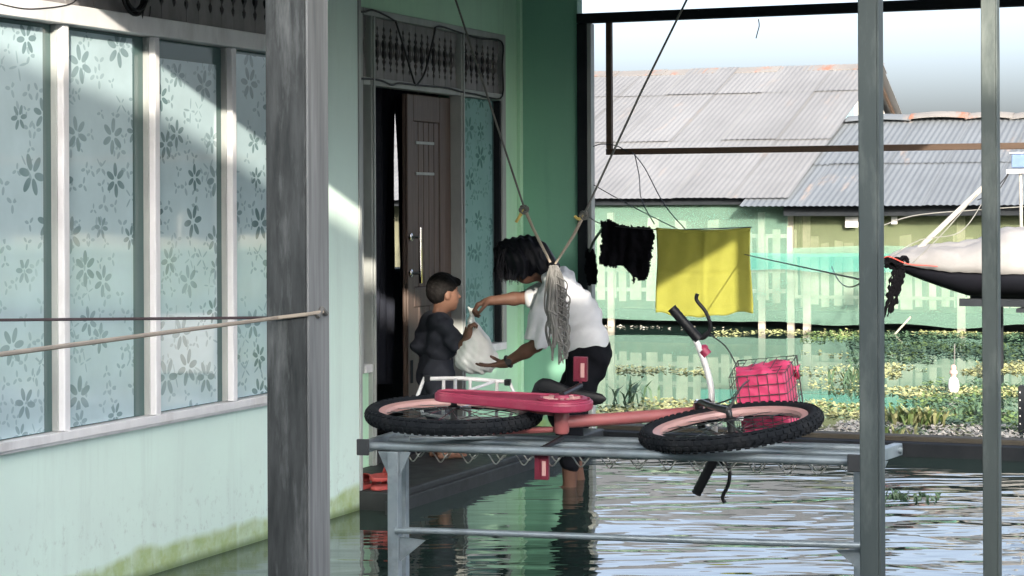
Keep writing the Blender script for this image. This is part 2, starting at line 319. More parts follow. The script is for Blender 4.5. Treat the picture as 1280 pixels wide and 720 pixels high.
# ------------------------------------------------------------------ mesh helpers
OFF = {}
def thing(name, label, cat, loc=(0, 0, 0), group=None):
    o = bpy.data.objects.new(name, None); COL.objects.link(o); o.empty_display_size = .1
    o.location = loc; OFF[o] = Vector(loc); o['label'] = label; o['category'] = cat
    if group: o['group'] = group
    return o
def tag(o, label, cat, group=None, kind=None):
    if label: o['label'] = label
    if cat: o['category'] = cat
    if group: o['group'] = group
    if kind: o['kind'] = kind
    return o
class MB:
    def __init__(s): s.v = []; s.f = []
    def add(s, vs, fs):
        n = len(s.v); s.v.extend([tuple(v) for v in vs]); s.f.extend([tuple(i + n for i in f) for f in fs]); return s
    def box(s, a, b):
        (x0, y0, z0), (x1, y1, z1) = a, b
        x0, x1 = min(x0, x1), max(x0, x1); y0, y1 = min(y0, y1), max(y0, y1); z0, z1 = min(z0, z1), max(z0, z1)
        v = [(x0, y0, z0), (x1, y0, z0), (x1, y1, z0), (x0, y1, z0), (x0, y0, z1), (x1, y0, z1), (x1, y1, z1), (x0, y1, z1)]
        return s.add(v, [(0, 3, 2, 1), (4, 5, 6, 7), (0, 1, 5, 4), (1, 2, 6, 5), (2, 3, 7, 6), (3, 0, 4, 7)])
    def bar(s, p, q, w, h, up=(0, 0, 1)):
        p, q = Vector(p), Vector(q); d = (q - p).normalized(); up = Vector(up)
        if abs(d.dot(up)) > .99: up = Vector((1, 0, 0))
        u = d.cross(up).normalized() * (w / 2); n = u.cross(d).normalized() * (h / 2)
        v = [p - u - n, p + u - n, p + u + n, p - u + n, q - u - n, q + u - n, q + u + n, q - u + n]
        return s.add(v, [(0, 1, 2, 3), (7, 6, 5, 4), (0, 4, 5, 1), (1, 5, 6, 2), (2, 6, 7, 3), (3, 7, 4, 0)])
    def tube(s, pts, r, seg=8, closed=False, cap=True):
        pts = [Vector(p) for p in pts]; n = len(pts)
        rs = r if isinstance(r, (list, tuple)) else [r] * n
        base = len(s.v); up = None
        for i, p in enumerate(pts):
            a = pts[i - 1] if (i or closed) else p; b = pts[(i + 1) % n] if (i < n - 1 or closed) else p
            d = (b - a).normalized() if (b - a).length > 1e-9 else Vector((0, 0, 1))
            if up is None:
                t = Vector((0, 0, 1)) if abs(d.z) < .9 else Vector((1, 0, 0)); up = (t - d * t.dot(d)).normalized()
            else:
                up = (up - d * up.dot(d))
                up = up.normalized() if up.length > 1e-6 else Vector((1, 0, 0))
            w = d.cross(up)
            for k in range(seg):
                an = 2 * math.pi * k / seg
                s.v.append(tuple(p + (up * math.cos(an) + w * math.sin(an)) * rs[i]))
        for i in range(n if closed else n - 1):
            j = (i + 1) % n
            for k in range(seg):
                k2 = (k + 1) % seg
                s.f.append((base + i * seg + k, base + i * seg + k2, base + j * seg + k2, base + j * seg + k))
        if cap and not closed:
            s.f.append(tuple(base + k for k in range(seg))[::-1]); s.f.append(tuple(base + (n - 1) * seg + k for k in range(seg)))
        return s
    def lathe(s, prof, M=None, seg=24, cap=True):
        base = len(s.v); M = M or Matrix()
        for (r, z) in prof:
            for k in range(seg):
                a = 2 * math.pi * k / seg; s.v.append(tuple(M @ Vector((r * math.cos(a), r * math.sin(a), z))))
        for i in range(len(prof) - 1):
            for k in range(seg):
                k2 = (k + 1) % seg
                s.f.append((base + i * seg + k, base + i * seg + k2, base + (i + 1) * seg + k2, base + (i + 1) * seg + k))
        if cap: s.f.append(tuple(base + k for k in range(seg))[::-1]); s.f.append(tuple(base + (len(prof) - 1) * seg + k for k in range(seg)))
        return s
    def prism(s, poly, ext):
        n = len(poly); ext = Vector(ext); a = [Vector(p) for p in poly]
        return s.add(a + [p + ext for p in a], [tuple(range(n))[::-1], tuple(range(n, 2 * n))] + [(i, (i + 1) % n, n + (i + 1) % n, n + i) for i in range(n)])
    def sheet(s, fn, nu, nv, th=None):
        P = [[Vector(fn(i / nu, j / nv)) for i in range(nu + 1)] for j in range(nv + 1)]
        base = len(s.v); W = nu + 1
        for row in P:
            for p in row: s.v.append(tuple(p))
        for j in range(nv):
            for i in range(nu):
                s.f.append((base + j * W + i, base + j * W + i + 1, base + (j + 1) * W + i + 1, base + (j + 1) * W + i))
        return s
    def mesh(s, name):
        me = bpy.data.meshes.new(name); me.from_pydata(s.v, [], s.f); me.update(); return me
    def build(s, name, m, parent=None, smooth=False, bevel=0, local=False, solid=0, fix=True, sharp=35):
        if parent is not None and not local:
            o_ = OFF[parent]; s.v = [(v[0] - o_.x, v[1] - o_.y, v[2] - o_.z) for v in s.v]
        me = s.mesh(name)
        if fix:
            bm = bmesh.new(); bm.from_mesh(me); bmesh.ops.recalc_face_normals(bm, faces=bm.faces); bm.to_mesh(me); bm.free()
        return link(name, me, m, parent, smooth, bevel, solid, sharp)
def link(name, me, m, parent=None, smooth=False, bevel=0, solid=0, sharp=35):
    o = bpy.data.objects.new(name, me); COL.objects.link(o)
    if not me.materials: me.materials.append(MATS[m] if isinstance(m, str) else m)
    if smooth:
        me.polygons.foreach_set('use_smooth', [True] * len(me.polygons))
        if sharp and sharp < 180: me.set_sharp_from_angle(angle=R(sharp))
    if parent is not None: o.parent = parent; OFF[o] = OFF.get(parent, Vector())
    else: OFF[o] = Vector()
    if solid:
        md = o.modifiers.new('s', 'SOLIDIFY'); md.thickness = solid; md.offset = 0
    if bevel:
        md = o.modifiers.new('b', 'BEVEL'); md.width = bevel; md.segments = 2; md.limit_method = 'ANGLE'
    return o
def copyto(o, parent, loc, rot=None):
    c = o.copy(); COL.objects.link(c); c.parent = parent; c.location = loc
    if rot is not None: c.rotation_euler = rot
    OFF[c] = OFF.get(parent, Vector()) if parent else Vector()
    return c
def sag(p, q, d, n=16):
    p, q = Vector(p), Vector(q)
    return [p.lerp(q, i / n) - Vector((0, 0, d * 4 * (i / n) * (1 - i / n))) for i in range(n + 1)]
def smoothpath(pts, n=6):
    P = [Vector(p) for p in pts]; out = []
    for i in range(len(P) - 1):
        a, b, c, d = P[max(i - 1, 0)], P[i], P[i + 1], P[min(i + 2, len(P) - 1)]
        for k in range(n):
            t = k / n
            out.append(.5 * ((2 * b) + (c - a) * t + (2 * a - 5 * b + 4 * c - d) * t * t + (3 * b - a - 3 * c + d) * t ** 3))
    out.append(P[-1]); return out

# ------------------------------------------------------------------ smooth bodies: signed distance field + surface nets
def V3(p): return np.array((p[0], p[1], p[2]), dtype=np.float32)
def sdf_mesh(name, prims, vox=.007, kdef=.02, wr=None, pad=.02):
    lo = np.full(3, 1e9); hi = -lo
    for p in prims:
        if p[0] == 'c': pts = [V3(p[1]) - max(p[3], p[4]), V3(p[1]) + max(p[3], p[4]), V3(p[2]) - max(p[3], p[4]), V3(p[2]) + max(p[3], p[4])]
        else: rr = max(p[2]); pts = [V3(p[1]) - rr, V3(p[1]) + rr]
        if p[-1] == 'cut': continue
        lo = np.minimum(lo, np.min(pts, 0)); hi = np.maximum(hi, np.max(pts, 0))
    lo -= pad + 2 * vox; hi += pad + 2 * vox
    n = np.ceil((hi - lo) / vox).astype(int) + 1
    F = np.full(n, .2, dtype=np.float32)
    ax = [lo[i] + vox * np.arange(n[i]) for i in range(3)]
    for p in prims:
        cut = p[-1] == 'cut'
        if p[0] == 'c':
            a, b, r1, r2 = V3(p[1]), V3(p[2]), p[3], p[4]; k = p[5] if len(p) > 5 and not isinstance(p[5], str) else kdef
            m = max(r1, r2) + .06; bl, bh = np.minimum(a, b) - m, np.maximum(a, b) + m
        else:
            c, r = V3(p[1]), np.array(p[2], dtype=np.float32); Rm = p[3]; k = p[4] if len(p) > 4 and not isinstance(p[4], str) else kdef
            m = r.max() + .06; bl, bh = c - m, c + m
        i0 = np.clip(np.floor((bl - lo) / vox).astype(int), 0, n - 1); i1 = np.clip(np.ceil((bh - lo) / vox).astype(int) + 1, 1, n)
        if np.any(i1 <= i0): continue
        X, Y, Z = np.meshgrid(ax[0][i0[0]:i1[0]], ax[1][i0[1]:i1[1]], ax[2][i0[2]:i1[2]], indexing='ij')
        P = np.stack([X, Y, Z], -1).astype(np.float32)
        if p[0] == 'c':
            ba = b - a; pa = P - a; h = np.clip((pa @ ba) / max(float(ba @ ba), 1e-9), 0, 1)
            d = np.linalg.norm(pa - h[..., None] * ba, axis=-1) - (r1 + (r2 - r1) * h)
        else:
            q = P - c
            if Rm is not None: q = q @ np.array(Rm, dtype=np.float32)   # columns of Rm = local axes
            k0 = np.linalg.norm(q / r, axis=-1); k1 = np.linalg.norm(q / (r * r), axis=-1) + 1e-9
            d = k0 * (k0 - 1) / k1
        sl_ = (slice(i0[0], i1[0]), slice(i0[1], i1[1]), slice(i0[2], i1[2])); S = F[sl_]
        if cut:
            h = np.clip(.5 - .5 * (S + d) / k, 0, 1); F[sl_] = S * (1 - h) + (-d) * h + k * h * (1 - h)
        else:
            h = np.clip(.5 + .5 * (S - d) / k, 0, 1); F[sl_] = S * (1 - h) + d * h - k * h * (1 - h)
    if wr is not None:
        X, Y, Z = np.meshgrid(*ax, indexing='ij'); F += wr(X, Y, Z).astype(np.float32)
    # surface nets
    ins = F < 0
    cnt = np.zeros(n - 1, dtype=np.float32); acc = np.zeros((*(n - 1), 3), dtype=np.float32)
    def corner(A, o): return A[o[0]:n[0] - 1 + o[0], o[1]:n[1] - 1 + o[1], o[2]:n[2] - 1 + o[2]]
    cs = [(i, j, k) for i in (0, 1) for j in (0, 1) for k in (0, 1)]
    for a in cs:
        for d in range(3):
            if a[d]: continue
            b = list(a); b[d] = 1
            fa, fb = corner(F, a), corner(F, b); x = (fa < 0) != (fb < 0)
            t = np.where(x, fa / np.where(np.abs(fa - fb) < 1e-9, 1e-9, fa - fb), 0)
            for e in range(3): acc[..., e] += np.where(x, a[e] + (t if e == d else 0), 0)
            cnt += x
    act = cnt > 0; idx = np.full(n - 1, -1, dtype=np.int64); idx[act] = np.arange(act.sum())
    cell = np.argwhere(act); vs = (cell + acc[act] / cnt[act][:, None]) * vox + lo
    quads = []
    for d in range(3):
        u, v = (d + 1) % 3, (d + 2) % 3
        sA = [slice(0, n[e]) for e in range(3)]; sB = list(sA); sA[d] = slice(0, n[d] - 1); sB[d] = slice(1, n[d])
        A, B = ins[tuple(sA)], ins[tuple(sB)]
        for (flip, mask) in ((False, A & ~B), (True, ~A & B)):
            e = np.argwhere(mask)
            e = e[(e[:, u] > 0) & (e[:, v] > 0) & (e[:, u] < n[u] - 1) & (e[:, v] < n[v] - 1)]
            if not len(e): continue
            def g(du, dv):
                q = e.copy(); q[:, u] -= du; q[:, v] -= dv; return idx[q[:, 0], q[:, 1], q[:, 2]]
            Q = np.stack([g(1, 1), g(0, 1), g(0, 0), g(1, 0)], 1)
            if flip: Q = Q[:, ::-1]
            quads.append(Q)
    Q = np.concatenate(quads); Q = Q[(Q >= 0).all(1)]
    me = bpy.data.meshes.new(name); me.vertices.add(len(vs)); me.vertices.foreach_set('co', vs.astype(np.float32).ravel())
    me.loops.add(len(Q) * 4); me.loops.foreach_set('vertex_index', Q.ravel().astype(np.int32))
    me.polygons.add(len(Q)); me.polygons.foreach_set('loop_start', np.arange(len(Q), dtype=np.int32) * 4); me.polygons.foreach_set('loop_total', np.full(len(Q), 4, dtype=np.int32))
    me.update(calc_edges=True); me.validate()
    me.polygons.foreach_set('use_smooth', [True] * len(me.polygons))
    return me
def sdf_obj(name, prims, m, parent, vox=.007, k=.02, wr=None, soft=2):
    me = sdf_mesh(name, prims, vox, k, wr)
    o_ = OFF[parent] if parent is not None else Vector()
    me.transform(Matrix.Translation(-o_))
    o = link(name, me, m, parent)
    if soft:
        md = o.modifiers.new('s', 'SMOOTH'); md.factor = .5; md.iterations = soft
    return o
# =================================================================== SETTING
# water: one sheet to the horizon
w = MB().sheet(lambda u, v: (-600 + 1200 * u, -300 + 1500 * v, 0), 4, 4)
tag(w.build('water', 'water', fix=False), 'murky flood water with ripples and reflections', None, kind='structure')
tag(MB().box((-.42, 5.4, -.32), (4.1, 13.3, -.18)).build('terrace_floor', 'slab_dark'), 'flooded terrace floor under the water', None, kind='structure')
w = MB().sheet(lambda u, v: (-60 + 120 * u, 28 + 60 * v, -.05 + .25 * min(1, v * 8)), 8, 8)
tag(w.build('far_bank', 'mud', fix=False), 'low muddy bank under the houses across the water', None, kind='structure')

# =================================================================== THE HOUSE WITH THE TERRACE
DX = -.42                     # plane of the door wall
house = thing('house', 'pale mint green house with floral windows and a dark open door', 'house', (-.2, 9.0, 0))
def hb(name, m, *boxes, bevel=.004, parent=None):
    b = MB()
    for a, c in boxes: b.box(a, c)
    return b.build(name, m, parent or house, bevel=bevel)
ww = hb('wall', 'mint_wall', ((-.12, 2.5, -.4), (0, 9.2, .645)), ((-.52, 9.2, -.4), (0, 9.82, 3.3)), ((-.12, 2.5, 2.97), (0, 9.2, 3.3)), ((-.12, 2.5, .645), (0, 5.05, 2.97)))
ww['label'] = 'mint green window wall with streaks and green algae at the waterline'
dw = hb('wall', 'mint_wall_shaded', ((-.52, 9.83, -.4), (DX, 10.67, 3.3)), ((-.52, 10.67, 2.745), (DX, 12.885, 3.3)), ((-.52, 12.885, -.4), (DX, 13.155, 3.3)),
        ((-.52, 12.12, -.4), (DX, 12.885, .64)), ((-.52, 10.67, -.4), (DX, 10.845, .64)))
dw['label'] = 'mint green wall around the door, recess shade put into its darker colour'
ew = hb('wall', 'deep_green_wall', ((-.55, 13.16, -.4), (.005, 13.26, 3.3)))
ew['label'] = 'deep green end wall beside the door'
hb('corner_trim', 'mint_wall_shaded', ((DX + .001, 13.11, .1), (DX + .028, 13.157, 3.2)), bevel=.003)
# pale trim that closes the window wall's corner
hb('corner_trim', 'grey_frame', ((-.03, 9.822, .1), (.006, 9.85, 3.0)), bevel=.003)
# roof of the house itself
rf = MB().box((-7.5, 2.2, 3.32), (-.1, 13.9, 3.38)).build('roof', 'zinc_dark', house)
# rooms behind the glass, with a small window in the end wall that shows through the open door
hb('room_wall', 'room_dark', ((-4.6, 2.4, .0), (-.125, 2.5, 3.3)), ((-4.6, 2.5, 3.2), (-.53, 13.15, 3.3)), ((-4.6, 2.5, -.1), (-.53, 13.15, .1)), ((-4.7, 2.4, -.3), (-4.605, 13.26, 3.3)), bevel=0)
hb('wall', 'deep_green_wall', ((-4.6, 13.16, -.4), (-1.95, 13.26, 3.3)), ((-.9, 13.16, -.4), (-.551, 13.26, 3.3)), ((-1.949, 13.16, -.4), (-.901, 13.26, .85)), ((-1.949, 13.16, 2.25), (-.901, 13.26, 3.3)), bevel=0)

# window band: sill, head and mullions, glass and floral film
WZ0, WZ1 = .69, 2.345
fr = hb('window_frame', 'white_frame', ((-.09, 5.05, .648), (.035, 9.2, .69)), ((-.085, 5.05, 2.345), (.03, 9.2, 2.425)))
hb('sill_lip', 'white_frame', ((.0365, 5.05, .662), (.048, 9.198, .698)), parent=fr, bevel=.003)
MULL = [5.10, 5.77, 6.45, 7.128, 7.822, 8.497, 9.172]
for y in MULL:
    hb('mullion', 'white_frame', ((-.055, y - .021, .691), (.010, y + .021, 2.344)), parent=fr, bevel=.005)
    hb('mullion_bead', 'grey_frame', ((-.05, y - .031, .6915), (-.018, y - .0215, 2.3435)), parent=fr, bevel=.002)
gaps = [(.03, .02), (.04, .03), (.06, .02), (.09, .015), (.05, .085), (.04, .02)]
for i in range(6):
    y0, y1 = MULL[i] + .022, MULL[i + 1] - .032
    g = hb('window_pane', 'plain_glass', ((-.052, y0, WZ0 + .002), (-.044, y1, WZ1 - .002)), bevel=0)
    r, t = gaps[i]
    hb('film', 'floral_film', ((-.0425, y0 + .004, WZ0 + .006), (-.0405, y1 - r, WZ1 - t)), parent=g, bevel=0)

# fretwork boards (carved ventilation lattice)
def slat_mesh(w, h, th):
    z = np.linspace(0, 1, 34); m = MB()
    def edge(t):
        d = 0
        for c, r, dep in ((.17, .05, .2), (.29, .07, .30), (.71, .07, .30), (.83, .05, .2)): d = max(d, dep * (1 - abs(t - c) / r))
        for c, r, dep in ((.42, .085, .36), (.58, .085, .36)):
            if abs(t - c) < r: d = max(d, dep * math.sqrt(max(0, 1 - ((t - c) / r) ** 2)))
        return w / 2 * .985 - w * max(d, 0)
    def hole(t):
        d = 0
        if abs(t - .5) < .13: d = .10 * math.sqrt(1 - ((t - .5) / .13) ** 2)
        return w * max(0, d)
    for a, b in zip(z[:-1], z[1:]):
        for sg in (-1, 1):
            A0, A1, B0, B1 = sg * hole(a), sg * edge(a), sg * hole(b), sg * edge(b); za, zb = a * h, b * h
            q = [(0, A0, za), (0, A1, za), (0, B1, zb), (0, B0, zb)]
            bk = [(-th, y, zz) for _, y, zz in q]
            fs = [(0, 1, 2, 3), (7, 6, 5, 4), (1, 5, 6, 2)]
            if hole(a) > 0 or hole(b) > 0: fs.append((0, 3, 7, 4))
            m.add(q + bk, fs)
    return m.mesh('lattice_board')
def lattice(y0, y1, z0, z1, X, pitch, shade_sheet=True):
    p = hb('lattice_shade_sheet', 'dark_void', ((X - .07, y0, z0), (X - .06, y1, z1)), bevel=0)  # black sheet standing in for the unlit room behind the boards
    n = max(1, round((y1 - y0) / pitch)); pw = (y1 - y0) / n
    me = slat_mesh(pw, z1 - z0, .014); me.materials.append(MATS['lattice_wood'])
    for i in range(n):
        o = link('lattice_board', me, 'lattice_wood', p); o.location = Vector((X + random.uniform(-.002, .002), y0 + pw * (i + .5), z0)) - OFF[house]
lattice(5.06, 9.195, 2.427, 2.968, -.03, .105)

# door wall joinery
ZT = 2.30
df = hb('door_frame', 'grey_frame', ((DX - .06, 10.67, .64), (DX + .02, 10.70, 2.742)), ((DX - .06, 10.792, .1), (DX + .028, 10.848, 2.742)),
        ((DX - .06, 12.10, .1), (DX + .028, 12.155, 2.742)), ((DX - .06, 12.80, .64), (DX + .024, 12.86, 2.742)))
hb('jamb_bead', 'grey_frame', ((DX + .029, 10.805, .102), (DX + .04, 10.82, 2.70)), ((DX + .029, 12.115, .102), (DX + .04, 12.13, 2.70)), parent=df, bevel=.003)
hb('transom', 'grey_frame', ((DX - .05, 10.701, ZT), (DX + .022, 12.799, 2.345)), ((DX - .05, 10.701, 2.70), (DX + .026, 12.799, 2.7415)), parent=df, bevel=.004)
hb('side_sill', 'white_frame', ((DX - .05, 12.156, .642), (DX + .04, 12.82, .69)), parent=df, bevel=.004)
hb('side_sill', 'white_frame', ((DX - .05, 10.701, .642), (DX + .03, 10.79, .69)), parent=df, bevel=.004)
hb('bead', 'dark_beam', ((DX - .03, 12.77, .691), (DX + .012, 12.799, 2.298)), parent=df, bevel=.002)
lattice(10.703, 10.79, 2.347, 2.698, DX - .005, .085)
lattice(10.85, 12.098, 2.347, 2.698, DX - .005, .088)
lattice(12.157, 12.798, 2.347, 2.698, DX - .005, .088)
g = hb('side_light', 'plain_glass', ((DX - .036, 12.156, .692), (DX - .03, 12.769, 2.299)), bevel=0)
hb('film', 'floral_film_dim', ((DX - .0285, 12.158, .695), (DX - .0265, 12.735, 2.297)), parent=g, bevel=0)
hb('side_light', 'plain_glass', ((DX - .036, 10.701, .692), (DX - .03, 10.791, 2.299)), bevel=0)

# right door leaf: stiles, rails, grooved boards, mouldings, long steel handle
LX = DX - .045
leaf = hb('door_leaf', 'door_wood', ((LX - .04, 11.44, .115), (LX - .018, 12.095, 2.285)), ((LX - .0175, 11.44, .115), (LX, 11.53, 2.285)), ((LX - .0175, 11.925, .115), (LX, 12.095, 2.285)),
          ((LX - .0175, 11.531, 2.12), (LX, 11.924, 2.285)), ((LX - .0175, 11.531, .115), (LX, 11.924, .30)), ((LX - .0175, 11.531, .98), (LX, 11.924, 1.10)), bevel=.006)
leaf['label'] = 'brown wooden door leaf with grooves and steel pull handle'
for i in range(5):
    ya = 11.535 + i * .078
    hb('door_board', 'door_wood', ((LX - .0172, ya, 1.102), (LX - .006, ya + .071, 2.118)), parent=leaf, bevel=.004)
    hb('door_board', 'door_wood', ((LX - .0172, ya, .302), (LX - .006, ya + .071, .978)), parent=leaf, bevel=.004)
for z in (1.98, 1.79): hb('moulding', 'grey_frame', ((LX - .005, 11.56, z), (LX + .004, 11.83, z + .018)), parent=leaf, bevel=.003)
hb('lock_plate', 'dark_beam', ((LX + .0005, 11.465, .52), (LX + .004, 11.50, .66)), parent=leaf, bevel=.001)
h = MB(); hy = 11.50
h.tube([(LX + .055, hy, 1.13), (LX + .055, hy, 1.47)], .012, 10)
for z in (1.19, 1.41): h.tube([(LX, hy - .03, z), (LX + .03, hy - .025, z), (LX + .055, hy, z)], .010, 8); h.lathe([(.024, 0), (.024, .012), (.012, .016)], Matrix.Translation((LX, hy - .03, z)) @ Matrix.Rotation(R(90), 4, 'Y'), 14)
h.build('handle', 'chrome', leaf, smooth=True)
# step in front of the door
st = hb('door_step', 'slab_dark', ((DX + .001, 9.825, -.3), (.20, 13.13, .10)), bevel=.01)
st['label'] = 'dark wet concrete step along the door'
hb('step_edge', 'slab_dark', ((.2005, 9.70, -.05), (.235, 12.9, .07)), parent=st, bevel=.006)

# curtain and cabinet seen through the open half of the door
def fold(y0, y1, ztop, zbot, X, amp, nf, shear=0):
    def f(u, v):
        z = ztop + (zbot - ztop) * v
        return (X + amp * math.sin(u * nf * 6.28 + v) + .01 * math.sin(v * 9 + u * 20), y0 + (y1 - y0) * u + shear * v * u, z)
    return MB().sheet(f, 60, 14)
def curt(pl, label):
    def f(u, v):
        y = 88 + 392 * v; q = np.interp(v, [0, .15, .6, 1], [k[0] for k in pl]), np.interp(v, [0, .15, .6, 1], [k[1] for k in pl])
        p = onX(q[0] + (q[1] - q[0]) * u, y, -.70); p.x += .018 * math.sin(u * 26 + v * 2) + .008 * math.sin(v * 7 + u * 9); return p
    tag(MB().sheet(f, 50, 24).build('curtain', 'curtain', smooth=True, solid=.004, fix=False), label, 'curtain', 'curtains in the doorway')
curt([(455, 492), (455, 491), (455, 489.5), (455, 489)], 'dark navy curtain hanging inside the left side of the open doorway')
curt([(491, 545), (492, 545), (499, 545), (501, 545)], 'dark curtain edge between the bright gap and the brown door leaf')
cb = thing('cabinet', 'low dark cabinet in the room behind the open doorway', 'cabinet', (-1.2, 12.2, .1))
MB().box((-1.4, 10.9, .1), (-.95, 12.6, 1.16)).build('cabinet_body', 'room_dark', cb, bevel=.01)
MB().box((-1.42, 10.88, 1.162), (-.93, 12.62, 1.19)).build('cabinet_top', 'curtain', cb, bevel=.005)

# =================================================================== TERRACE CANOPY
canopy = thing('canopy_roof', 'dark terrace canopy roof and beam over the flooded terrace', 'canopy', (2, 9.4, 2.9))
def rz(x): return 2.90 + (4.02 - x) * .045
b = MB()
for i in range(6):
    x0, x1 = -.6 + i * .77, -.6 + (i + 1) * .77
    b = MB(); b.add([(x0, 5.36, rz(x0)), (x1, 5.36, rz(x1)), (x1, 13.45, rz(x1)), (x0, 13.45, rz(x0)), (x0, 5.36, rz(x0) + .02), (x1, 5.36, rz(x1) + .02), (x1, 13.45, rz(x1) + .02), (x0, 13.45, rz(x0) + .02)],
                    [(0, 3, 2, 1), (4, 5, 6, 7), (0, 1, 5, 4), (1, 2, 6, 5), (2, 3, 7, 6), (3, 0, 4, 7)]).build('roof_panel', 'zinc_dark', canopy)
MB().box((.012, 13.12, 2.828), (4.0, 13.20, 2.893)).build('beam', 'dark_beam', canopy, bevel=.004)
MB().box((.012, 13.205, 2.86), (4.0, 13.24, 2.895)).build('beam', 'dark_beam', canopy, bevel=.004)
for y in (8.5, 6.35): MB().box((.01, y - .03, 2.83), (3.9, y + .03, 2.895)).build('beam', 'dark_beam', canopy, bevel=.004)

p = thing('post', 'thick weathered grey timber post in front of the windows', 'post', (1.83, 5.69, 0), 'posts holding up the terrace canopy')
MB().box((1.757, 5.612, -.3), (1.8935, 5.757, 2.97)).build('post_shaft', 'post_timber', p, bevel=.006)
MB().box((1.894, 5.616, -.3), (1.9025, 5.753, 2.96)).build('lit_side_sheet', 'post_timber_lit_side', p, bevel=.003)  # thin sheet added to carry the brighter side of the post
def slim_post(x, y, label, zt=2.895):
    p = thing('post', label, 'post', (x, y, 0), 'posts holding up the terrace canopy')
    MB().box((x - .029, y - .034, -.3), (x + .029, y + .034, zt)).build('post_shaft', 'steel_post', p, bevel=.004)
    MB().box((x + .0295, y - .034, -.3), (x + .036, y + .034, zt - .01)).build('side_strip', 'steel_post', p, bevel=.001)
    return p
p1 = slim_post(3.468, 6.348, 'slim grey post against the right end of the metal bench', 2.82)
pa = MB()
for k in range(9):
    a = k * .7; r = .011 + .006 * random.random()
    pa.add([(3.468 - .01 + r * math.cos(a), 6.3125, .268 + r * 1.5 * math.sin(a)), (3.468 - .01 + r * math.cos(a + .7), 6.309, .268 + r * 1.5 * math.sin(a + .7)), (3.458, 6.305 - .004 * random.random(), .268)], [(0, 1, 2)])
pa.build('paper_scrap', 'paper_white', p1, solid=.002, fix=False)
slim_post(3.49, 8.514, 'rightmost slim grey post with a sunlit top', 2.82)
p = thing('post', 'dark post at the end of the deep green wall', 'post', (.04, 13.2, 0), 'posts holding up the terrace canopy')
MB().box((.006, 13.14, -.3), (.075, 13.24, 2.826)).build('post_shaft', 'dark_beam', p, bevel=.004)
MB().box((.0755, 13.15, -.3), (.105, 13.22, 2.826)).build('side_strip', 'grey_frame', p, bevel=.003)

hf = thing('crossbar_frame', 'thin brown hanging crossbar frame across the open terrace end', 'frame', (.236, 13.16, 1.96))
MB().box((.214, 13.14, 1.979), (.252, 13.18, 2.827)).build('hanger', 'bar_wood', hf, bevel=.003)
MB().box((.214, 13.135, 1.938), (5.2, 13.175, 1.978)).build('crossbar', 'bar_wood', hf, bevel=.003)
lb = thing('timber_edge', 'low dark timber beam lying at the water along the terrace end', 'beam', (2, 13.2, 0))
MB().box((.11, 13.10, -.1), (5.6, 13.22, .085)).build('beam', 'dark_beam', lb, bevel=.006)
MB().box((.11, 13.222, -.1), (5.6, 13.36, .115)).build('plank', 'mud', lb, bevel=.008)

# unseen house behind the camera, shaped to keep low sun off the terrace
nb = thing('sun_block_house', 'unseen house behind the viewpoint, shaped to block the low sun', 'house', (4, -6, 0))
NT = [(-6.5, 4.2), (5.8, 5.53), (6.5, 5.70), (7.55, 5.74), (8.7, 5.69), (10.0, 5.90), (17.5, 6.2)]      # top edge shaped to cut the sun band on the walls
for i in range(len(NT) - 1):
    (xa, za), (xb, zb) = NT[i], NT[i + 1]
    MB().prism([(xa, -4.4, -.2), (xb, -4.4, -.2), (xb, -4.4, zb - .1), (xa, -4.4, za - .1)], (0, -6, 0)).build('wall', 'sun_block_wall', nb)
    MB().prism([(xa, -4.0, za - .05), (xb, -4.0, zb - .05), (xb, -4.0, zb), (xa, -4.0, za)], (0, -7, 0)).build('roof', 'zinc_dark', nb)

# =================================================================== ACROSS THE WATER
def corr_mesh(w, L, pitch=.076, amp=.0055):
    n = int(round(w / pitch)) * 6; m = MB()
    m.sheet(lambda u, v: (w * u, L * v, amp * math.cos(u * n / 6 * 2 * math.pi)), n, 1); return m.mesh('roof_sheet')
def tin_roof(parent, x0, x1, y0, z0, y1, z1, rows, m, name='roof_sheet'):
    W = .76; n = int(math.ceil((x1 - x0) / W)); sl = math.hypot(y1 - y0, z1 - z0); ang = math.atan2(z1 - z0, y1 - y0); dy, dz = (y1 - y0) / sl, (z1 - z0) / sl
    t = 0
    for ri, fr_ in enumerate(rows):
        L = sl * fr_; me = corr_mesh(W + .03, L + .1, amp=.003 if m == 'zinc_pale' else .005); me.materials.append(MATS[m])
        me.polygons.foreach_set('use_smooth', [True] * len(me.polygons))
        for i in range(n):
            o = link(name, me, m, parent)
            tt = t - random.uniform(.03, .07) if ri else t - random.uniform(0, .035)
            o.location = Vector((x1 - (i + 1) * W, y0 + dy * tt, z0 + dz * tt + .012 * ri + .004 * (i % 2) + random.uniform(-.003, .003))) - OFF[parent]
            o.rotation_euler = (ang + random.uniform(-.003, .003), random.uniform(-.004, .004), random.uniform(-.004, .004))
        t += L
A = thing('stilt_house', 'house across the water with a tall pale tin roof', 'house', (-5, 28, 0), 'tin roofed houses across the water')
tin_roof(A, -9.3, -1.72, 25.45, 1.69, 31.27, 3.70, (.40, .38, .22), 'zinc_pale')
MB().add([(-9.3, 31.3, 3.68), (-1.72, 31.3, 3.68), (-1.72, 35.5, 1.8), (-9.3, 35.5, 1.8)], [(0, 1, 2, 3)]).build('roof_back', 'zinc_pale', A, solid=.01, fix=False)
x = -9.3
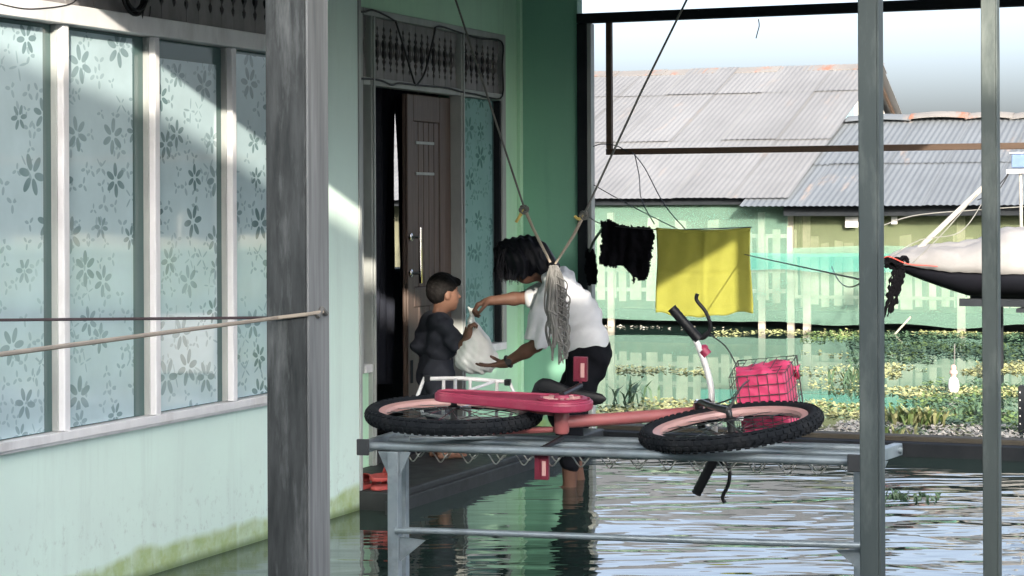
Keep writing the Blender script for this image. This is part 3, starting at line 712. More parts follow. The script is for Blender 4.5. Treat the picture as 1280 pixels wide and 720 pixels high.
while x < -1.76:
    L = random.uniform(.7, 1.2); x2 = min(x + L, -1.75); dz = random.uniform(-.015, .02)
    MB().add([(x, 31.02, 3.64 + dz), (x2 + .03, 31.02, 3.645), (x2 + .03, 31.29, 3.74), (x, 31.29, 3.735 + dz), (x, 31.6, 3.6), (x2 + .03, 31.6, 3.6)], [(0, 1, 2, 3), (3, 2, 5, 4)]).build('ridge_cap', 'rust_cap', A, solid=.008, fix=False)
    x = x2
MB().box((-9.2, 26.3, .22), (-1.85, 26.4, 1.95)).build('wall', 'old_wall', A)
MB().box((-9.2, 26.05, .14), (-1.85, 31, .215)).build('floor', 'dark_beam', A)
MB().box((-12, 26.75, -.3), (-1.85, 26.85, .138)).build('shade_skirt', 'dark_beam', A)  # dark skirt added to black out the bright gap below the floor
y = 26.45
for k in range(15):                                     # gable boards under the right rake
    y2 = y + .56; zz = lambda q: 1.98 + (q - 26.3) * .345 if q < 31.27 else 3.66 - (q - 31.27) * .445
    MB().prism([(-1.95, y, .1), (-1.95, y2 - .02, .1), (-1.95, y2 - .02, zz(y2) - .06), (-1.95, y, zz(y) - .06)], (-.03, 0, 0)).build('gable_board', 'gable_blue' if k in (5, 6) else 'gable_board', A)
    y = y2
MB().bar((-1.84, 31.3, 3.63), (-1.84, 35.5, 1.77), .03, .06).build('barge_board', 'bar_wood', A)
MB().box((-9.2, 25.6, 1.60), (-1.8, 25.68, 1.70)).build('eave_shade_board', 'dark_beam', A)

B = thing('stilt_house', 'house across the water with a low blue grey tin roof', 'house', (3, 27, 0), 'tin roofed houses across the water')
tin_roof(B, -1.85, 6.1, 25.2, 1.585, 28.9, 2.79, (.45, .55), 'zinc_blue')
MB().add([(-1.7, 28.95, 2.78), (6.1, 28.95, 2.78), (6.1, 32.5, 1.6), (-1.7, 32.5, 1.6)], [(0, 1, 2, 3)]).build('roof_back', 'zinc_blue', B, solid=.01, fix=False)
x = -1.7
while x < 6.1:
    L = random.uniform(.55, .95); x2 = x + L; dz = random.uniform(-.01, .03)
    bow = .025
    MB().sheet(lambda u, v: (x + (L + .03) * u, 28.62 + .5 * v, 2.745 + dz + .085 * math.sin(v * 3.14) + bow * math.sin(u * 3.14)), 6, 5).build('ridge_cap', 'rust_cap' if random.random() < .3 else 'zinc_blue', B, solid=.006, fix=False)
    x = x2
MB().box((-1.75, 26.35, .22), (6.0, 26.45, 1.9)).build('wall', 'old_wall', B)
MB().box((-1.75, 26.05, .14), (6.0, 29.5, .215)).build('floor', 'dark_beam', B)
MB().box((-1.75, 26.75, -.3), (15, 26.85, .138)).build('shade_skirt', 'dark_beam', B)  # same dark skirt, drawing the shade under this house
MB().box((-1.75, 25.42, 1.455), (6.1, 25.5, 1.585)).build('eave_shade_board', 'dark_beam', B)  # near-black board draws the strip of shadow under the eave
for xx in (-1.62, .33, 2.4, 4.4): MB().box((xx, 25.87, -.3), (xx + .1, 25.895, 1.45)).build('post', 'fence_post', B)
for xx, wd, zz in ((-1.02, .16, .13), (-.72, .15, .12), (-.44, .07, .09)):
    MB().box((xx, 25.66, 1.44 - zz), (xx + wd, 25.675, 1.44)).build('paper_notice', 'paper_white', B)

# board fence behind the nets
F = thing('board_fence', 'pale board fence with uneven tops behind the green nets', 'fence', (0, 26, 0))
FM = []
for k in range(6):
    b = MB(); wob = [(random.uniform(-.007, .007), random.uniform(-.007, .007)) for _ in range(5)]
    hw = .5
    vs = []; 
    for j in range(5):
        for yy in (0, .018): vs += [(-hw + wob[j][0] * 6, yy, j / 4), (hw + wob[j][1] * 6, yy, j / 4 + (.02 * (k % 3 - 1) if j == 4 else 0))]
    fs = []
    for j in range(4):
        o = j * 4; fs += [(o, o + 1, o + 5, o + 4), (o + 3, o + 2, o + 6, o + 7), (o + 1, o + 3, o + 7, o + 5), (o + 2, o, o + 4, o + 6)]
    fs += [(16, 17, 19, 18), (2, 3, 1, 0)]
    b.add(vs, fs); me = b.mesh('board'); me.materials.append(MATS['fence_wood']); FM.append(me)
x = -7.0; i = 0
while x < 14.5:
    w_ = random.choice((.085, .1, .12, .15, .11)); left = x < -1.75
    zb = (.36 if left else .30) + random.uniform(-.03, .03); ztp = (1.32 + random.uniform(-.22, .14)) if left else (1.12 + random.uniform(-.1, .13))
    o = link('board', FM[i % 6], 'fence_wood', F); o.location = Vector((x + w_ / 2, 25.93 + random.uniform(-.006, .006), zb)) - OFF[F]
    o.scale = (w_, 1, ztp - zb); o.rotation_euler = (0, random.uniform(-.022, .022), 0)
    x += w_ + random.choice((.03, .045, .06, .09, .035)) * (1.25 if left else 1.0); i += 1
for z in (.46, .72, 1.17): MB().box((-7, 25.955, z), (-1.75, 25.99, z + .05)).build('rail', 'fence_post', F)
for z in (.40, .98): MB().box((-1.74, 25.90, z), (14.5, 25.928, z + .04)).build('rail', 'fence_wood', F)
for xx in (-6.2, -4.25, -2.2, -1.82, .72, 2.6, 4.6, 6.6, 8.6, 10.6, 12.6): MB().box((xx, 25.85, -.3), (xx + .085, 25.9, 1.5)).build('post', 'fence_post', F)

def net(label, x0, x1, z0, z1, Y, m, seed, wav=.05):
    def f(u, v):
        x = x0 + (x1 - x0) * u; z = z0 + (z1 - z0) * v
        n1 = mnoise.noise((x * .9 + seed, z * .8, seed)); n2 = mnoise.noise((x * 3 + seed, z * 2.2, 3))
        e = (mnoise.noise((x * 1.3, seed, 1)) * .06) * (1 - v) + mnoise.noise((x * .8, seed + 5, 1)) * .04 * v
        return (x, Y + wav * n1 + .018 * n2, z + e)
    o = MB().sheet(f, int((x1 - x0) * 10), 18).build('shade_net', m, smooth=True, fix=False, sharp=0)
    return tag(o, label, 'net', 'green nets hung along the fence')
net('green net hung below the tall pale tin roof', -7.2, -1.78, .10, 1.62, 25.72, 'green_net', 1.0)
net('green net on the fence below the blue grey roof', -1.80, 14.6, .09, 1.06, 25.72, 'green_net', 4.0)
net('olive net under the eave of the blue grey roof', -1.72, 6.2, .93, 1.47, 25.80, 'olive_net', 8.0, .02)
net('narrow teal net band stretched across the fence', -2.9, .9, .76, .98, 25.60, 'teal_net', 12.0, .03)

# white slatted crate on the open side (mirrored in the window glass)
cr = thing('slatted_crate', 'white slatted crate on the open side of the water', 'crate', (5.2, 16.9, 0))
ca, cbv = Vector((4.95, 17.05, 0)), Vector((5.48, 16.75, 0)); cd = (cbv - ca).normalized(); cnv = Vector((cd.y, -cd.x, 0))
for k in range(9):
    z = .06 + k * .062; MB().bar(ca + Vector((0, 0, z)), cbv + Vector((0, 0, z)), .018, .036).build('slat', 'crate_white', cr)
    MB().bar(ca - cnv * .4 + Vector((0, 0, z)), cbv - cnv * .4 + Vector((0, 0, z)), .018, .036).build('slat', 'crate_white', cr)
for q in (ca, cbv, ca - cnv * .38, cbv - cnv * .38): MB().bar(q - Vector((0, 0, .3)) + cnv * -.02, q + Vector((0, 0, .6)) + cnv * -.02, .04, .04).build('upright', 'crate_white', cr)
# =================================================================== METAL BENCH
BL = Vector((1.30, 7.20, .676)); bex = Vector((1.88, .16, 0)).normalized(); bey = Vector((-bex.y, bex.x, 0)); UZ = Vector((0, 0, 1))
bench = thing('metal_bench', 'long grey tubular metal bench frame standing in the water', 'bench', BL - UZ * .676)
def bp(s, t, z=0): return BL + bex * s + bey * t + UZ * z
BLEN = 1.90
for t, a, c, r in ((0, .03, 1.885, .0165), (.21, .02, 1.93, .013), (.40, .02, 2.02, .016)):
    MB().tube([bp(a, t), bp(c, t)], r, 14).build('rail', 'bench_steel', bench, smooth=True)
for s in (.02, 1.90):
    MB().bar(bp(s, -.03, -.002), bp(s + (.1 if s > 1 else 0), .44, -.002), .035, .045).build('cross_bar', 'bench_steel', bench, bevel=.003)
    MB().bar(bp(s, -.0425, -.002), bp(s, -.0305, -.002), .05, .062).build('end_cap', 'bench_cap', bench, bevel=.003)
MB().bar(bp(.16, .1, .021), bp(.50, .25, .021), .05, .012).build('flat_bar', 'bench_steel', bench, bevel=.002)
for s, t in ((.135, 0), (1.925, .2), (.02, .40), (1.86, .41)):
    lg = MB().bar(bp(s, t, -.018), bp(s, t, -1.0), .044, .044, bey).build('leg', 'bench_steel', bench, bevel=.004)
    if t < .3:
        for sg in (-1, 1):
            q = [bp(s + sg * .0225, t, -.02), bp(s + sg * .066, t, -.02), bp(s + sg * .0225, t, -.115)]
            MB().prism([p + bey * .004 for p in q], bey * -.008).build('gusset', 'bench_steel', lg)
        sg = 1 if s < 1 else -1
        q = [bp(s + sg * .0225, t, -.345), bp(s + sg * .125, t, -.355), bp(s + sg * .0225, t, -.44)]
        MB().prism([p + bey * .004 for p in q], bey * -.008).build('gusset', 'bench_steel', lg)
lr = smoothpath([bp(.15, -.028, -.317), bp(.4, -.028, -.312), bp(1.2, .07, -.322), bp(1.91, .165, -.328)], 8)
MB().tube(lr, .0125, 12).build('lower_rail', 'bench_steel', bench, smooth=True)
for t, ph in ((.03, 0), (.17, 1.3), (.33, 2.4)):
    pts = [bp(.06 + s * 1.78, t + .02 * math.cos(s * 16 * 6.28 + ph), -.034 - .024 * math.sin(s * 16 * 6.28 + ph)) for s in np.linspace(0, 1, 210)]
    MB().tube(pts, .0028, 5).build('spring', 'spring_wire', bench, smooth=True)

# =================================================================== BICYCLE lying on the bench (x forward, y up the bike, z its right side)
bike = thing('bicycle', 'pink bicycle lying on its side on the metal bench', 'bicycle', group=None)
px_ = bex.copy(); px_.z = -.026; px_.normalize(); tlt = R(3.3)
py_ = (bey * math.cos(tlt) + UZ * math.sin(tlt)); py_ = (py_ - px_ * py_.dot(px_)).normalized(); pz_ = px_.cross(py_)
BS = 1.05; axle = Vector((1.578, 7.455, .782)); org = axle - py_ * .33 * BS
bike.matrix_world = Matrix(((px_.x, py_.x, pz_.x, org.x), (px_.y, py_.y, pz_.y, org.y), (px_.z, py_.z, pz_.z, org.z), (0, 0, 0, 1))) @ Matrix.Scale(BS, 4)
OFF[bike] = Vector()
STA = Vector((-.27, .963, 0)); STP = Vector((.87, .70, 0))
STEER = Matrix.Translation(STP) @ Matrix.Rotation(R(-8), 4, STA) @ Matrix.Translation(-STP)
def bk(mb, name, m, parent=None, steer=False, smooth=True, **kw):
    if steer: mb.v = [tuple(STEER @ Vector(v)) for v in mb.v]
    return mb.build(name, m, parent or bike, smooth=smooth, local=True, **kw)
def wheel(name, cx, steer):
    c = Vector((cx, .33, 0)); n = 72
    ring = [c + Vector((.302 * math.cos(a), .302 * math.sin(a), 0)) for a in np.linspace(0, 2 * math.pi, n, endpoint=False)]
    w = bk(MB().lathe([(.256, -.012), (.284, -.017), (.288, 0), (.284, .017), (.256, .012), (.252, 0), (.256, -.0119)], Matrix.Translation(c), 56, cap=False), name, 'pink_rim', None, steer)
    t = MB().tube(ring, .0275, 14, closed=True)
    for i in range(66):
        a0 = 2 * math.pi * i / 66
        for (rr, zz, da, hw) in ((.3285, .0085, .0, .008), (.3285, -.0085, .045, .008), (.3185, .0225, .03, .006), (.3185, -.0225, .03, .006)):
            a = a0 + da; e = Vector((math.cos(a), math.sin(a), 0)); tn = Vector((-e.y, e.x, 0)); nn = (e * (rr - .302) + UZ * zz).normalized(); sd = tn.cross(nn)
            p = c + e * rr + UZ * zz
            t.bar(p - tn * .0085, p + tn * .0085, hw * 2 * .8, .009, nn)
    bk(t, 'tyre', 'tyre', w, steer)
    s = MB()
    for i in range(28):
        a = 2 * math.pi * i / 28; zz = .025 * (1 if i % 2 else -1); a2 = a + (.9 if i % 4 < 2 else -.9)
        s.tube([c + Vector((.02 * math.cos(a2), .02 * math.sin(a2), zz)), c + Vector((.262 * math.cos(a), .262 * math.sin(a), 0))], .0013, 4)
    bk(s, 'spokes', 'chrome', w, steer)
    h = MB().lathe([(.008, -.06), (.012, -.05), (.012, -.034), (.024, -.03), (.024, -.022), (.014, -.018), (.014, .018), (.024, .022), (.024, .03), (.012, .034), (.012, .05), (.008, .06)], Matrix.Translation(c), 14)
    bk(h, 'hub', 'dark_metal', w, steer)
    rf_ = MB().box((cx - .02, .33 + .12, -.004), (cx + .02, .33 + .145, .006)); bk(rf_, 'reflector', 'white_paint', w, steer, smooth=False)
wheel('rear_wheel', 0, False); wheel('front_wheel', 1.05, True)
f = MB(); BB = Vector((.43, .29, 0)); HD = Vector((.865, .66, 0)); HT = Vector((.835, .79, 0))
f.tube(smoothpath([BB, (.6, .42, 0), HD], 6), [.0235] * 13, 14)
f.tube([BB, (.31, .70, 0)], .018, 12)
f.tube([HD - STA * .03, HT + STA * .02], .022, 14)
f.lathe([(.024, -.042), (.028, -.036), (.028, .036), (.024, .042)], Matrix.Translation(BB), 16)
for sg in (-1, 1):
    f.tube(smoothpath([BB + Vector((-.03, .0, .03 * sg)), (.2, .305, .05 * sg), (.0, .33, .066 * sg)], 5), .011, 8)
    f.tube(smoothpath([(.315, .66, .018 * sg), (.15, .5, .05 * sg), (.0, .335, .066 * sg)], 5), .008, 8)
bk(f, 'frame', 'pink_paint')
k = MB()
for sg in (-1, 1):
    k.tube(smoothpath([(.875, .615, .022 * sg), (.89, .60, .05 * sg), (.97, .45, .055 * sg), (1.05, .33, .058 * sg)], 6), .013, 10)
k.tube([(.876, .615, -.05), (.876, .615, .05)], .016, 10)
bk(k, 'fork', 'dark_metal', None, True)
hb_ = MB(); hb_.tube([HT, HT + STA * .11], .014, 12); hb_.tube([HT + STA * .085, HT + STA * .10 + Vector((.05, .01, 0))], .014, 10)
hbar = bk(hb_, 'handlebar', 'chrome', None, True)
HC = HT + STA * .10 + Vector((.055, .01, 0))
for sg in (-1, 1):
    pts = smoothpath([HC + Vector((0, 0, 0)), HC + Vector((.0, .02, .05 * sg)), HC + Vector((-.015, .045, .13 * sg)), HC + Vector((-.04, .06, .22 * sg)), HC + Vector((-.06, .065, .275 * sg))], 6)
    bk(MB().tube(pts, .0125, 12), 'bar_tube', 'white_paint', hbar, True)
    g0, g1 = Vector(pts[-2]), Vector(pts[-1]); gd = (Vector((-.085, 0, .125 * sg))).normalized()
    gp = [g1 - gd * .02 + gd * (.135 * q) for q in np.linspace(0, 1, 14)]
    bk(MB().tube(gp, [.0185 + .0018 * (i % 2) for i in range(14)], 12), 'grip', 'black_plastic', hbar, True)
    lv = MB(); l0 = g1 - gd * .03
    lv.tube(smoothpath([l0, l0 + Vector((.03, .0, -.005 * sg)), l0 + Vector((.062, .0, .03 * sg)), l0 + Vector((.052, 0, .09 * sg)), l0 + Vector((.022, 0, .14 * sg)), l0 + Vector((.028, 0, .165 * sg))], 5), [.011] * 8 + [.0075] * 18, 8)
    lv.tube([l0 - gd * .018, l0 + gd * .018], .021, 12)
    bk(lv, 'brake_lever', 'black_plastic', hbar, True)
    bl = MB(); bc = HC + Vector((-.012, .055, .185 * sg)); bl.tube([bc - gd * .014, bc + gd * .014], .020, 12); bl.lathe([(.017, 0), (.022, .004), (.022, .02), (.012, .028)], Matrix.Translation(bc + Vector((-.012, .018, 0))), 14)
    bk(bl, 'bell' if sg > 0 else 'clamp', 'crimson_plastic', hbar, True)
    ca_ = smoothpath([l0 + Vector((.055, .01, .0)), l0 + Vector((.11, .06, -.08 * sg)), HC + Vector((.12, .02, .03 * sg)), (.92, .62, .03 * sg), (.93, .58, .03 * sg)], 8)
    bk(MB().tube(ca_, .003, 6), 'brake_cable', 'wire_black', hbar, True)
# basket
b = MB(); bx0, bx1, by0, by1, bz = .985, 1.215, .70, .90, .148
def rect(y, sh, r):
    o = [Vector((bx0 - .0, y, -bz + sh)), Vector((bx1 - sh * .5, y, -bz + sh)), Vector((bx1 - sh * .5, y, bz - sh)), Vector((bx0, y, bz - sh))]
    b.tube(o, r, 6, closed=True)
for i, y in enumerate(np.linspace(by0, by1, 6)): rect(y, .03 * (1 - i / 5), .0036 if i == 5 else .002)
for q in np.linspace(-1, 1, 7):
    b.tube([(bx0, by1, bz * q), (bx0, by0, (bz - .03) * q), (bx1 - .015, by0, (bz - .03) * q), (bx1, by1, bz * q)], .0019, 5)
for q in np.linspace(.15, .85, 5):
    xx0, xx1 = bx0 + (bx1 - .015 - bx0) * q, bx0 + (bx1 - bx0) * q
    b.tube([(xx1, by1, -bz), (xx0, by0, -bz + .03), (xx0, by0, bz - .03), (xx1, by1, bz)], .0019, 5)
b.tube(smoothpath([(1.05, .33, .06), (1.07, .5, .11), (1.06, .70, .10)], 5), .004, 6)
bk(b, 'basket', 'basket_wire', None, True)
# saddle
s = MB()
def sad(u, v):
    a = v * 2 * math.pi; wdt = float(np.interp(u, [0, .03, .08, .16, .26, .38, .5, .65, .85, .95, 1], [.002, .035, .056, .069, .070, .058, .044, .034, .026, .019, .002])); hgt = float(np.interp(u, [0, .03, .08, .2, .6, .9, .97, 1], [.002, .012, .02, .025, .021, .016, .011, .002]))
    return (.135 + .315 * u, .865 + hgt * math.sin(a) * (.8 if math.sin(a) > 0 else .9) + .018 * (1 - u) ** 2 - .012 * math.sin(u * 3.1), wdt * math.cos(a))
s.sheet(sad, 18, 20); sd_ = bk(s, 'saddle', 'black_plastic')
s = MB(); s.tube([(.31, .68, 0), (.275, .83, 0)], .0125, 10)
for sg in (-1, 1): s.tube(smoothpath([(.18, .845, .03 * sg), (.26, .822, .022 * sg), (.37, .85, .012 * sg)], 5), .0035, 6)
bk(s, 'seat_post', 'dark_metal')
# chain guard: a rounded plate with a rim, disc cover at the crank
def cg(off, z):
    P = []
    for a in np.linspace(90, 270, 12): P.append((-.02 + (.055 + off) * math.cos(R(a)), .335 + (.055 + off) * math.sin(R(a)), z))
    for a in np.linspace(-90, 90, 18): P.append((.43 + (.115 + off) * math.cos(R(a)), .29 + (.115 + off) * math.sin(R(a)), z))
    return P
cgp = bk(MB().prism(cg(0, .050), (0, 0, .031)), 'chain_guard', 'crimson_plastic', smooth=False, bevel=.006)
rim = MB().tube(cg(-.012, .0822), .005, 8, closed=True); bk(rim, 'guard_rim', 'crimson_plastic', cgp)
d = MB().lathe([(.094, .0842), (.094, .09), (.078, .093), (.07, .0865), (.03, .0865), (.026, .1)], Matrix.Translation(BB), 40); bk(d, 'guard_disc', 'crimson_plastic', cgp)
sp_ = MB()
for i in range(10):
    a = i * .628; e = Vector((math.cos(a), math.sin(a), 0)); sp_.bar(BB + e * .032 + UZ * .089, BB + e * .07 + UZ * .089, .012, .005)
bk(sp_, 'disc_slots', 'pink_rim', cgp, smooth=False)
for sg in (1, -1):
    c0 = BB + Vector((0, 0, .10 * sg if sg > 0 else -.06)); c1 = BB + Vector((.03 * sg, .15 * sg, .115 if sg > 0 else -.075))
    cr_ = bk(MB().tube([c0, c0.lerp(c1, .5), c1], [.012, .010, .011], 8), 'crank', 'dark_metal')
    pd = MB(); z0, z1 = (c1.z + .012, c1.z + .115) if sg > 0 else (c1.z - .115, c1.z - .012)
    pd.box((c1.x - .026, c1.y - .011, z0 + .004), (c1.x + .026, c1.y + .011, z1 - .008)); pd.tube([c1, (c1.x, c1.y, (z0 + z1) / 2)], .006, 8)
    pdo = bk(pd, 'pedal', 'pedal_red', smooth=False, bevel=.006)
    bk(MB().box((c1.x + .004, c1.y - .0155, z0 + .02), (c1.x + .018, c1.y - .0125, z1 - .03)), 'reflector', 'pink_rim', pdo, smooth=False)
    bk(MB().box((c1.x - .022, c1.y - .0155, z0 + .012), (c1.x - .006, c1.y - .0125, z1 - .012)), 'pedal_grip', 'pedal_red', pdo, smooth=False)
# luggage rack
rk = MB(); loop = [(-.25, .69, -.07), (-.275, .69, 0), (-.25, .70, .07), (-.1, .71, .078), (.1, .71, .072), (.135, .70, 0), (.1, .70, -.072), (-.1, .69, -.078)]
rk.tube(loop, .0085, 8, closed=True)
for x in (-.17, -.06, .05): rk.tube([(x, .70, -.074), (x, .705, .074)], .007, 8)
for sg in (-1, 1):
    rk.tube([(-.12, .70, .075 * sg), (.0, .345, .072 * sg)], .0065, 8); rk.tube([(.04, .70, .073 * sg), (.012, .345, .073 * sg)], .0065, 8)
rk.tube([(.12, .70, 0), (.31, .66, 0)], .006, 8)
bk(rk, 'luggage_rack', 'white_paint')
for x in (-.235, .095): bk(MB().box((x - .012, .69, .06), (x + .012, .714, .084)), 'rack_clip', 'black_plastic', smooth=False, bevel=.003)

# pink bag inside the basket
Mb = bike.matrix_world @ STEER
PB = thing('pink_bag', 'crumpled bright pink bag stuffed in the bicycle basket', 'bag', Mb @ Vector((1.1, .72, 0)))
bm = bmesh.new(); bmesh.ops.create_cube(bm, size=1.0); bmesh.ops.subdivide_edges(bm, edges=bm.edges[:], cuts=14, use_grid_fill=True)
for v in bm.verts:
    c = v.co.copy(); n_ = c.normalized(); q = 1.0 - .10 * max(0, (abs(c.x) + abs(c.y) + abs(c.z)) - 1.0)
    w_ = mnoise.noise((c.x * 5, c.y * 5, c.z * 5)) * .05 + mnoise.noise((c.x * 11 + 3, c.y * 11, c.z * 11)) * .03 + .018 * math.sin(c.z * 30 + c.x * 14 + 4 * c.y)
    p = c * q + n_ * w_; sq = .9 + .1 * (p.y + .5)
    v.co = (Mb @ Vector((1.098 + p.x * .205 * sq, .80 + p.y * .185 + .02 * (1 if c.y > .4 else 0) * mnoise.noise((c.x * 4, 1, c.z * 4)), p.z * .275 * sq))) - OFF[PB]
me = bpy.data.meshes.new('bag_body'); bm.to_mesh(me); bm.free(); link('bag_body', me, 'bright_pink', PB, smooth=True, sharp=60)
t0 = Mb @ Vector((1.16, .90, .07))
fl = MB().sheet(lambda u, v: t0 + Vector((-.05 + .11 * u, .02 * math.sin(u * 9 + v * 4), -.005 + .07 * v * (1 - .4 * abs(u - .4)) + .008 * math.sin(u * 13))), 12, 8)
fl.build('bag_flap', 'bright_pink', PB, smooth=True, fix=False, solid=.003)

# =================================================================== PEOPLE
def hand(W, F, N, curl, sc, ts, spread=.12):
    """wrist, finger direction, palm normal (away from the back of the hand), three bend angles, scale, thumb side"""
    F = Vector(F).normalized(); N = Vector(N); N = (N - F * N.dot(F)).normalized(); S = F.cross(N) * ts
    W = Vector(W); P = []
    for k, o in enumerate((-.030, -.010, .010, .028)):
        kn = W + F * (.082 - .006 * abs(k - 1.3)) * sc + S * o * -1 * sc
        P.append(('c', W + S * o * -.55 * sc + F * .012 * sc, kn, .0145 * sc, .0115 * sc, .012))
        L = (.040, .045, .042, .032)[k] * sc; d = (F - S * (o * spread * 20 / 2)).normalized(); a = 0; p = kn
        for j in range(3):
            a = curl[j] + (0 if j == 0 else a)
            dd = (d * math.cos(a) + N * math.sin(a)).normalized(); q = p + dd * L * (1, .62, .5)[j]
            P.append(('c', p, q, (.0098, .0088, .008)[j] * sc, (.0088, .008, .0068)[j] * sc, .004)); p = q
    b0 = W + F * .022 * sc + S * .026 * sc; b1 = b0 + (F * .55 + S * .7 + N * .35).normalized() * .04 * sc
    b2 = b1 + (F * .8 + S * .1 + N * .55).normalized() * .032 * sc; b3 = b2 + (F * .7 - S * .25 + N * .6).normalized() * .024 * sc
    P += [('c', b0, b1, .0155 * sc, .0115 * sc, .012), ('c', b1, b2, .0112 * sc, .0098 * sc, .004), ('c', b2, b3, .0098 * sc, .0078 * sc, .004)]
    P.append(('c', W - F * .012 * sc, W + F * .03 * sc, .023 * sc, .022 * sc, .015))
    return P
CR = Vector((_c, _s, 0)); CF = Vector((-_s, _c, 0))          # right and away, seen from the terrace entrance
def mp(px, py, dd=0): return at(px, py, 11.9 + dd)
man = thing('person', 'person in white T-shirt and black shorts bending to hand over a plastic bag', 'person', (mp(712, 603).x, mp(712, 603).y, 0))
hd = mp(656, 326)
fd = (CR * -.80 + UZ * -.60).normalized(); up_ = (CR * -.60 + UZ * .80).normalized(); sdv = CF
RM = np.array([fd, up_, sdv]).T
P = []
P += [('e', hd, (.098, .105, .078), RM, .02), ('e', hd + fd * .03 - up_ * .06, (.07, .065, .058), RM, .03),
      ('c', hd + fd * .088 + up_ * .015, hd + fd * .108 - up_ * .03, .010, .015, .012), ('c', hd + fd * .085 - up_ * .07 - sdv * .018, hd + fd * .085 - up_ * .07 + sdv * .018, .009, .009, .01),
      ('e', hd - up_ * .012 - sdv * .078 - fd * .01, (.018, .03, .012), RM, .006), ('e', hd - up_ * .012 + sdv * .078 - fd * .01, (.018, .03, .012), RM, .006)]
P += [('c', hd - fd * .03 - up_ * .05, mp(696, 352), .058, .062, .04)]
P += [('c', mp(700, 360, -.11), mp(734, 435, -.08), .07, .08, .05), ('c', mp(700, 360, .11), mp(734, 435, .08), .07, .08, .05), ('c', mp(703, 365), mp(734, 440), .075, .09, .05)]
nsh, nel, nwr = mp(691, 362, -.18), mp(671, 431, -.20), mp(632, 454, -.13)
fsh, fel, fwr = mp(682, 366, .18), mp(658, 372, .23), mp(613, 376, .16)
P += [('c', nsh, nel, .048, .037, .03), ('c', nel, nel.lerp(nwr, .35), .037, .038, .02), ('c', nel.lerp(nwr, .35), nwr, .038, .025, .02)]
P += [('c', fsh, fel, .048, .037, .03), ('c', fel, fel.lerp(fwr, .35), .036, .037, .02), ('c', fel.lerp(fwr, .35), fwr, .037, .025, .02)]
P += hand(nwr, CR * -1 + UZ * -.16 + CF * .18, UZ * 1 + CR * -.1, (.10, .18, .16), 1.0, 1)
P += hand(fwr, CR * -1 + UZ * -.28 - CF * .1, UZ * -1 + CR * -.2, (.75, 1.0, .7), 1.0, 1)
for sg, hx, kx, axx in ((-1, (738, 447, -.10), (712, 521, -.13), (712, 597, -.12)), (1, (736, 447, .10), (704, 517, .13), (724, 585, .20))):
    h_, k_, a_ = mp(*hx), mp(*kx), mp(*axx); a_.z = -.02
    P += [('c', h_, k_, .088, .058, .04), ('c', k_, k_.lerp(a_, .3), .054, .056, .03), ('c', k_.lerp(a_, .3), a_, .056, .036, .03)]
    toe = a_ + CR * -.19 + UZ * -.035 + CF * .03 * sg
    P += [('c', a_ + UZ * -.035 + CR * .03, a_ + UZ * -.02 + CR * -.06, .034, .038, .03), ('c', a_ + UZ * -.03 + CR * -.06, toe, .036, .022, .03)]
    for j in range(5):
        b0 = toe + CF * (.016 * (j - 2)) ; P.append(('c', b0, b0 + CR * -(.03 - .003 * abs(j - 1)), .011, .010, .004))
body = sdf_obj('body', P, 'skin_man', man, .006, .02, None, 1)
for sg in (-1, 1): sdf_obj('eye', [('e', hd + fd * .086 + up_ * .012 + sdv * .03 * sg, (.012,) * 3, None)], 'eye_white', man, .004, .004, None, 0)
# hair: cap plus hanging locks
hr = [('e', hd + up_ * .02 - fd * .012, (.128, .118, .105), RM, .03), ('e', mp(640, 322), (.10, .09, .10), None, .04), ('c', mp(668, 318), mp(690, 334), .085, .05, .04),
      ('c', mp(636, 318), mp(630, 342), .085, .032, .03), ('c', mp(640, 325, .05), mp(634, 344, .05), .07, .03, .03), ('c', mp(642, 325, -.06), mp(640, 345, -.06), .065, .028, .03), ('c', mp(650, 328, -.07), mp(655, 343, -.08), .06, .03, .03), ('c', mp(672, 330, -.06), mp(684, 340, -.07), .05, .025, .03)]
hro = sdf_obj('hair', hr, 'hair', man, .007, .03, lambda X, Y, Z: .005 * np.sin((X * _c + Y * _s) * 140 + 5 * np.sin(Z * 14)) + .004 * np.sin(Y * 90 + Z * 10), 1)
lk = MB()
for i in range(620):
    u = random.random(); x0 = 622 + 70 * u; dd = random.uniform(-.105, .10)
    ytop = 310 + 16 * random.random() + (10 if u > .8 else 0); L = random.uniform(18, 33) * (1 - .35 * abs(u - .25)) 
    if u > .45: L *= .8
    p0 = mp(x0, ytop, dd); x1 = x0 + random.uniform(-5, 3) + (3 if u > .7 else -1.5)
    p1, p2 = mp((x0 + x1) / 2 - 1.5, ytop + L * .5, dd * 1.05), mp(x1 + random.uniform(-2, 3), ytop + L, dd)
    lk.tube([p0, p1, p2], [.0042, .0034, .0008], 4)
lk.build('hair_locks', 'hair', man, smooth=True)
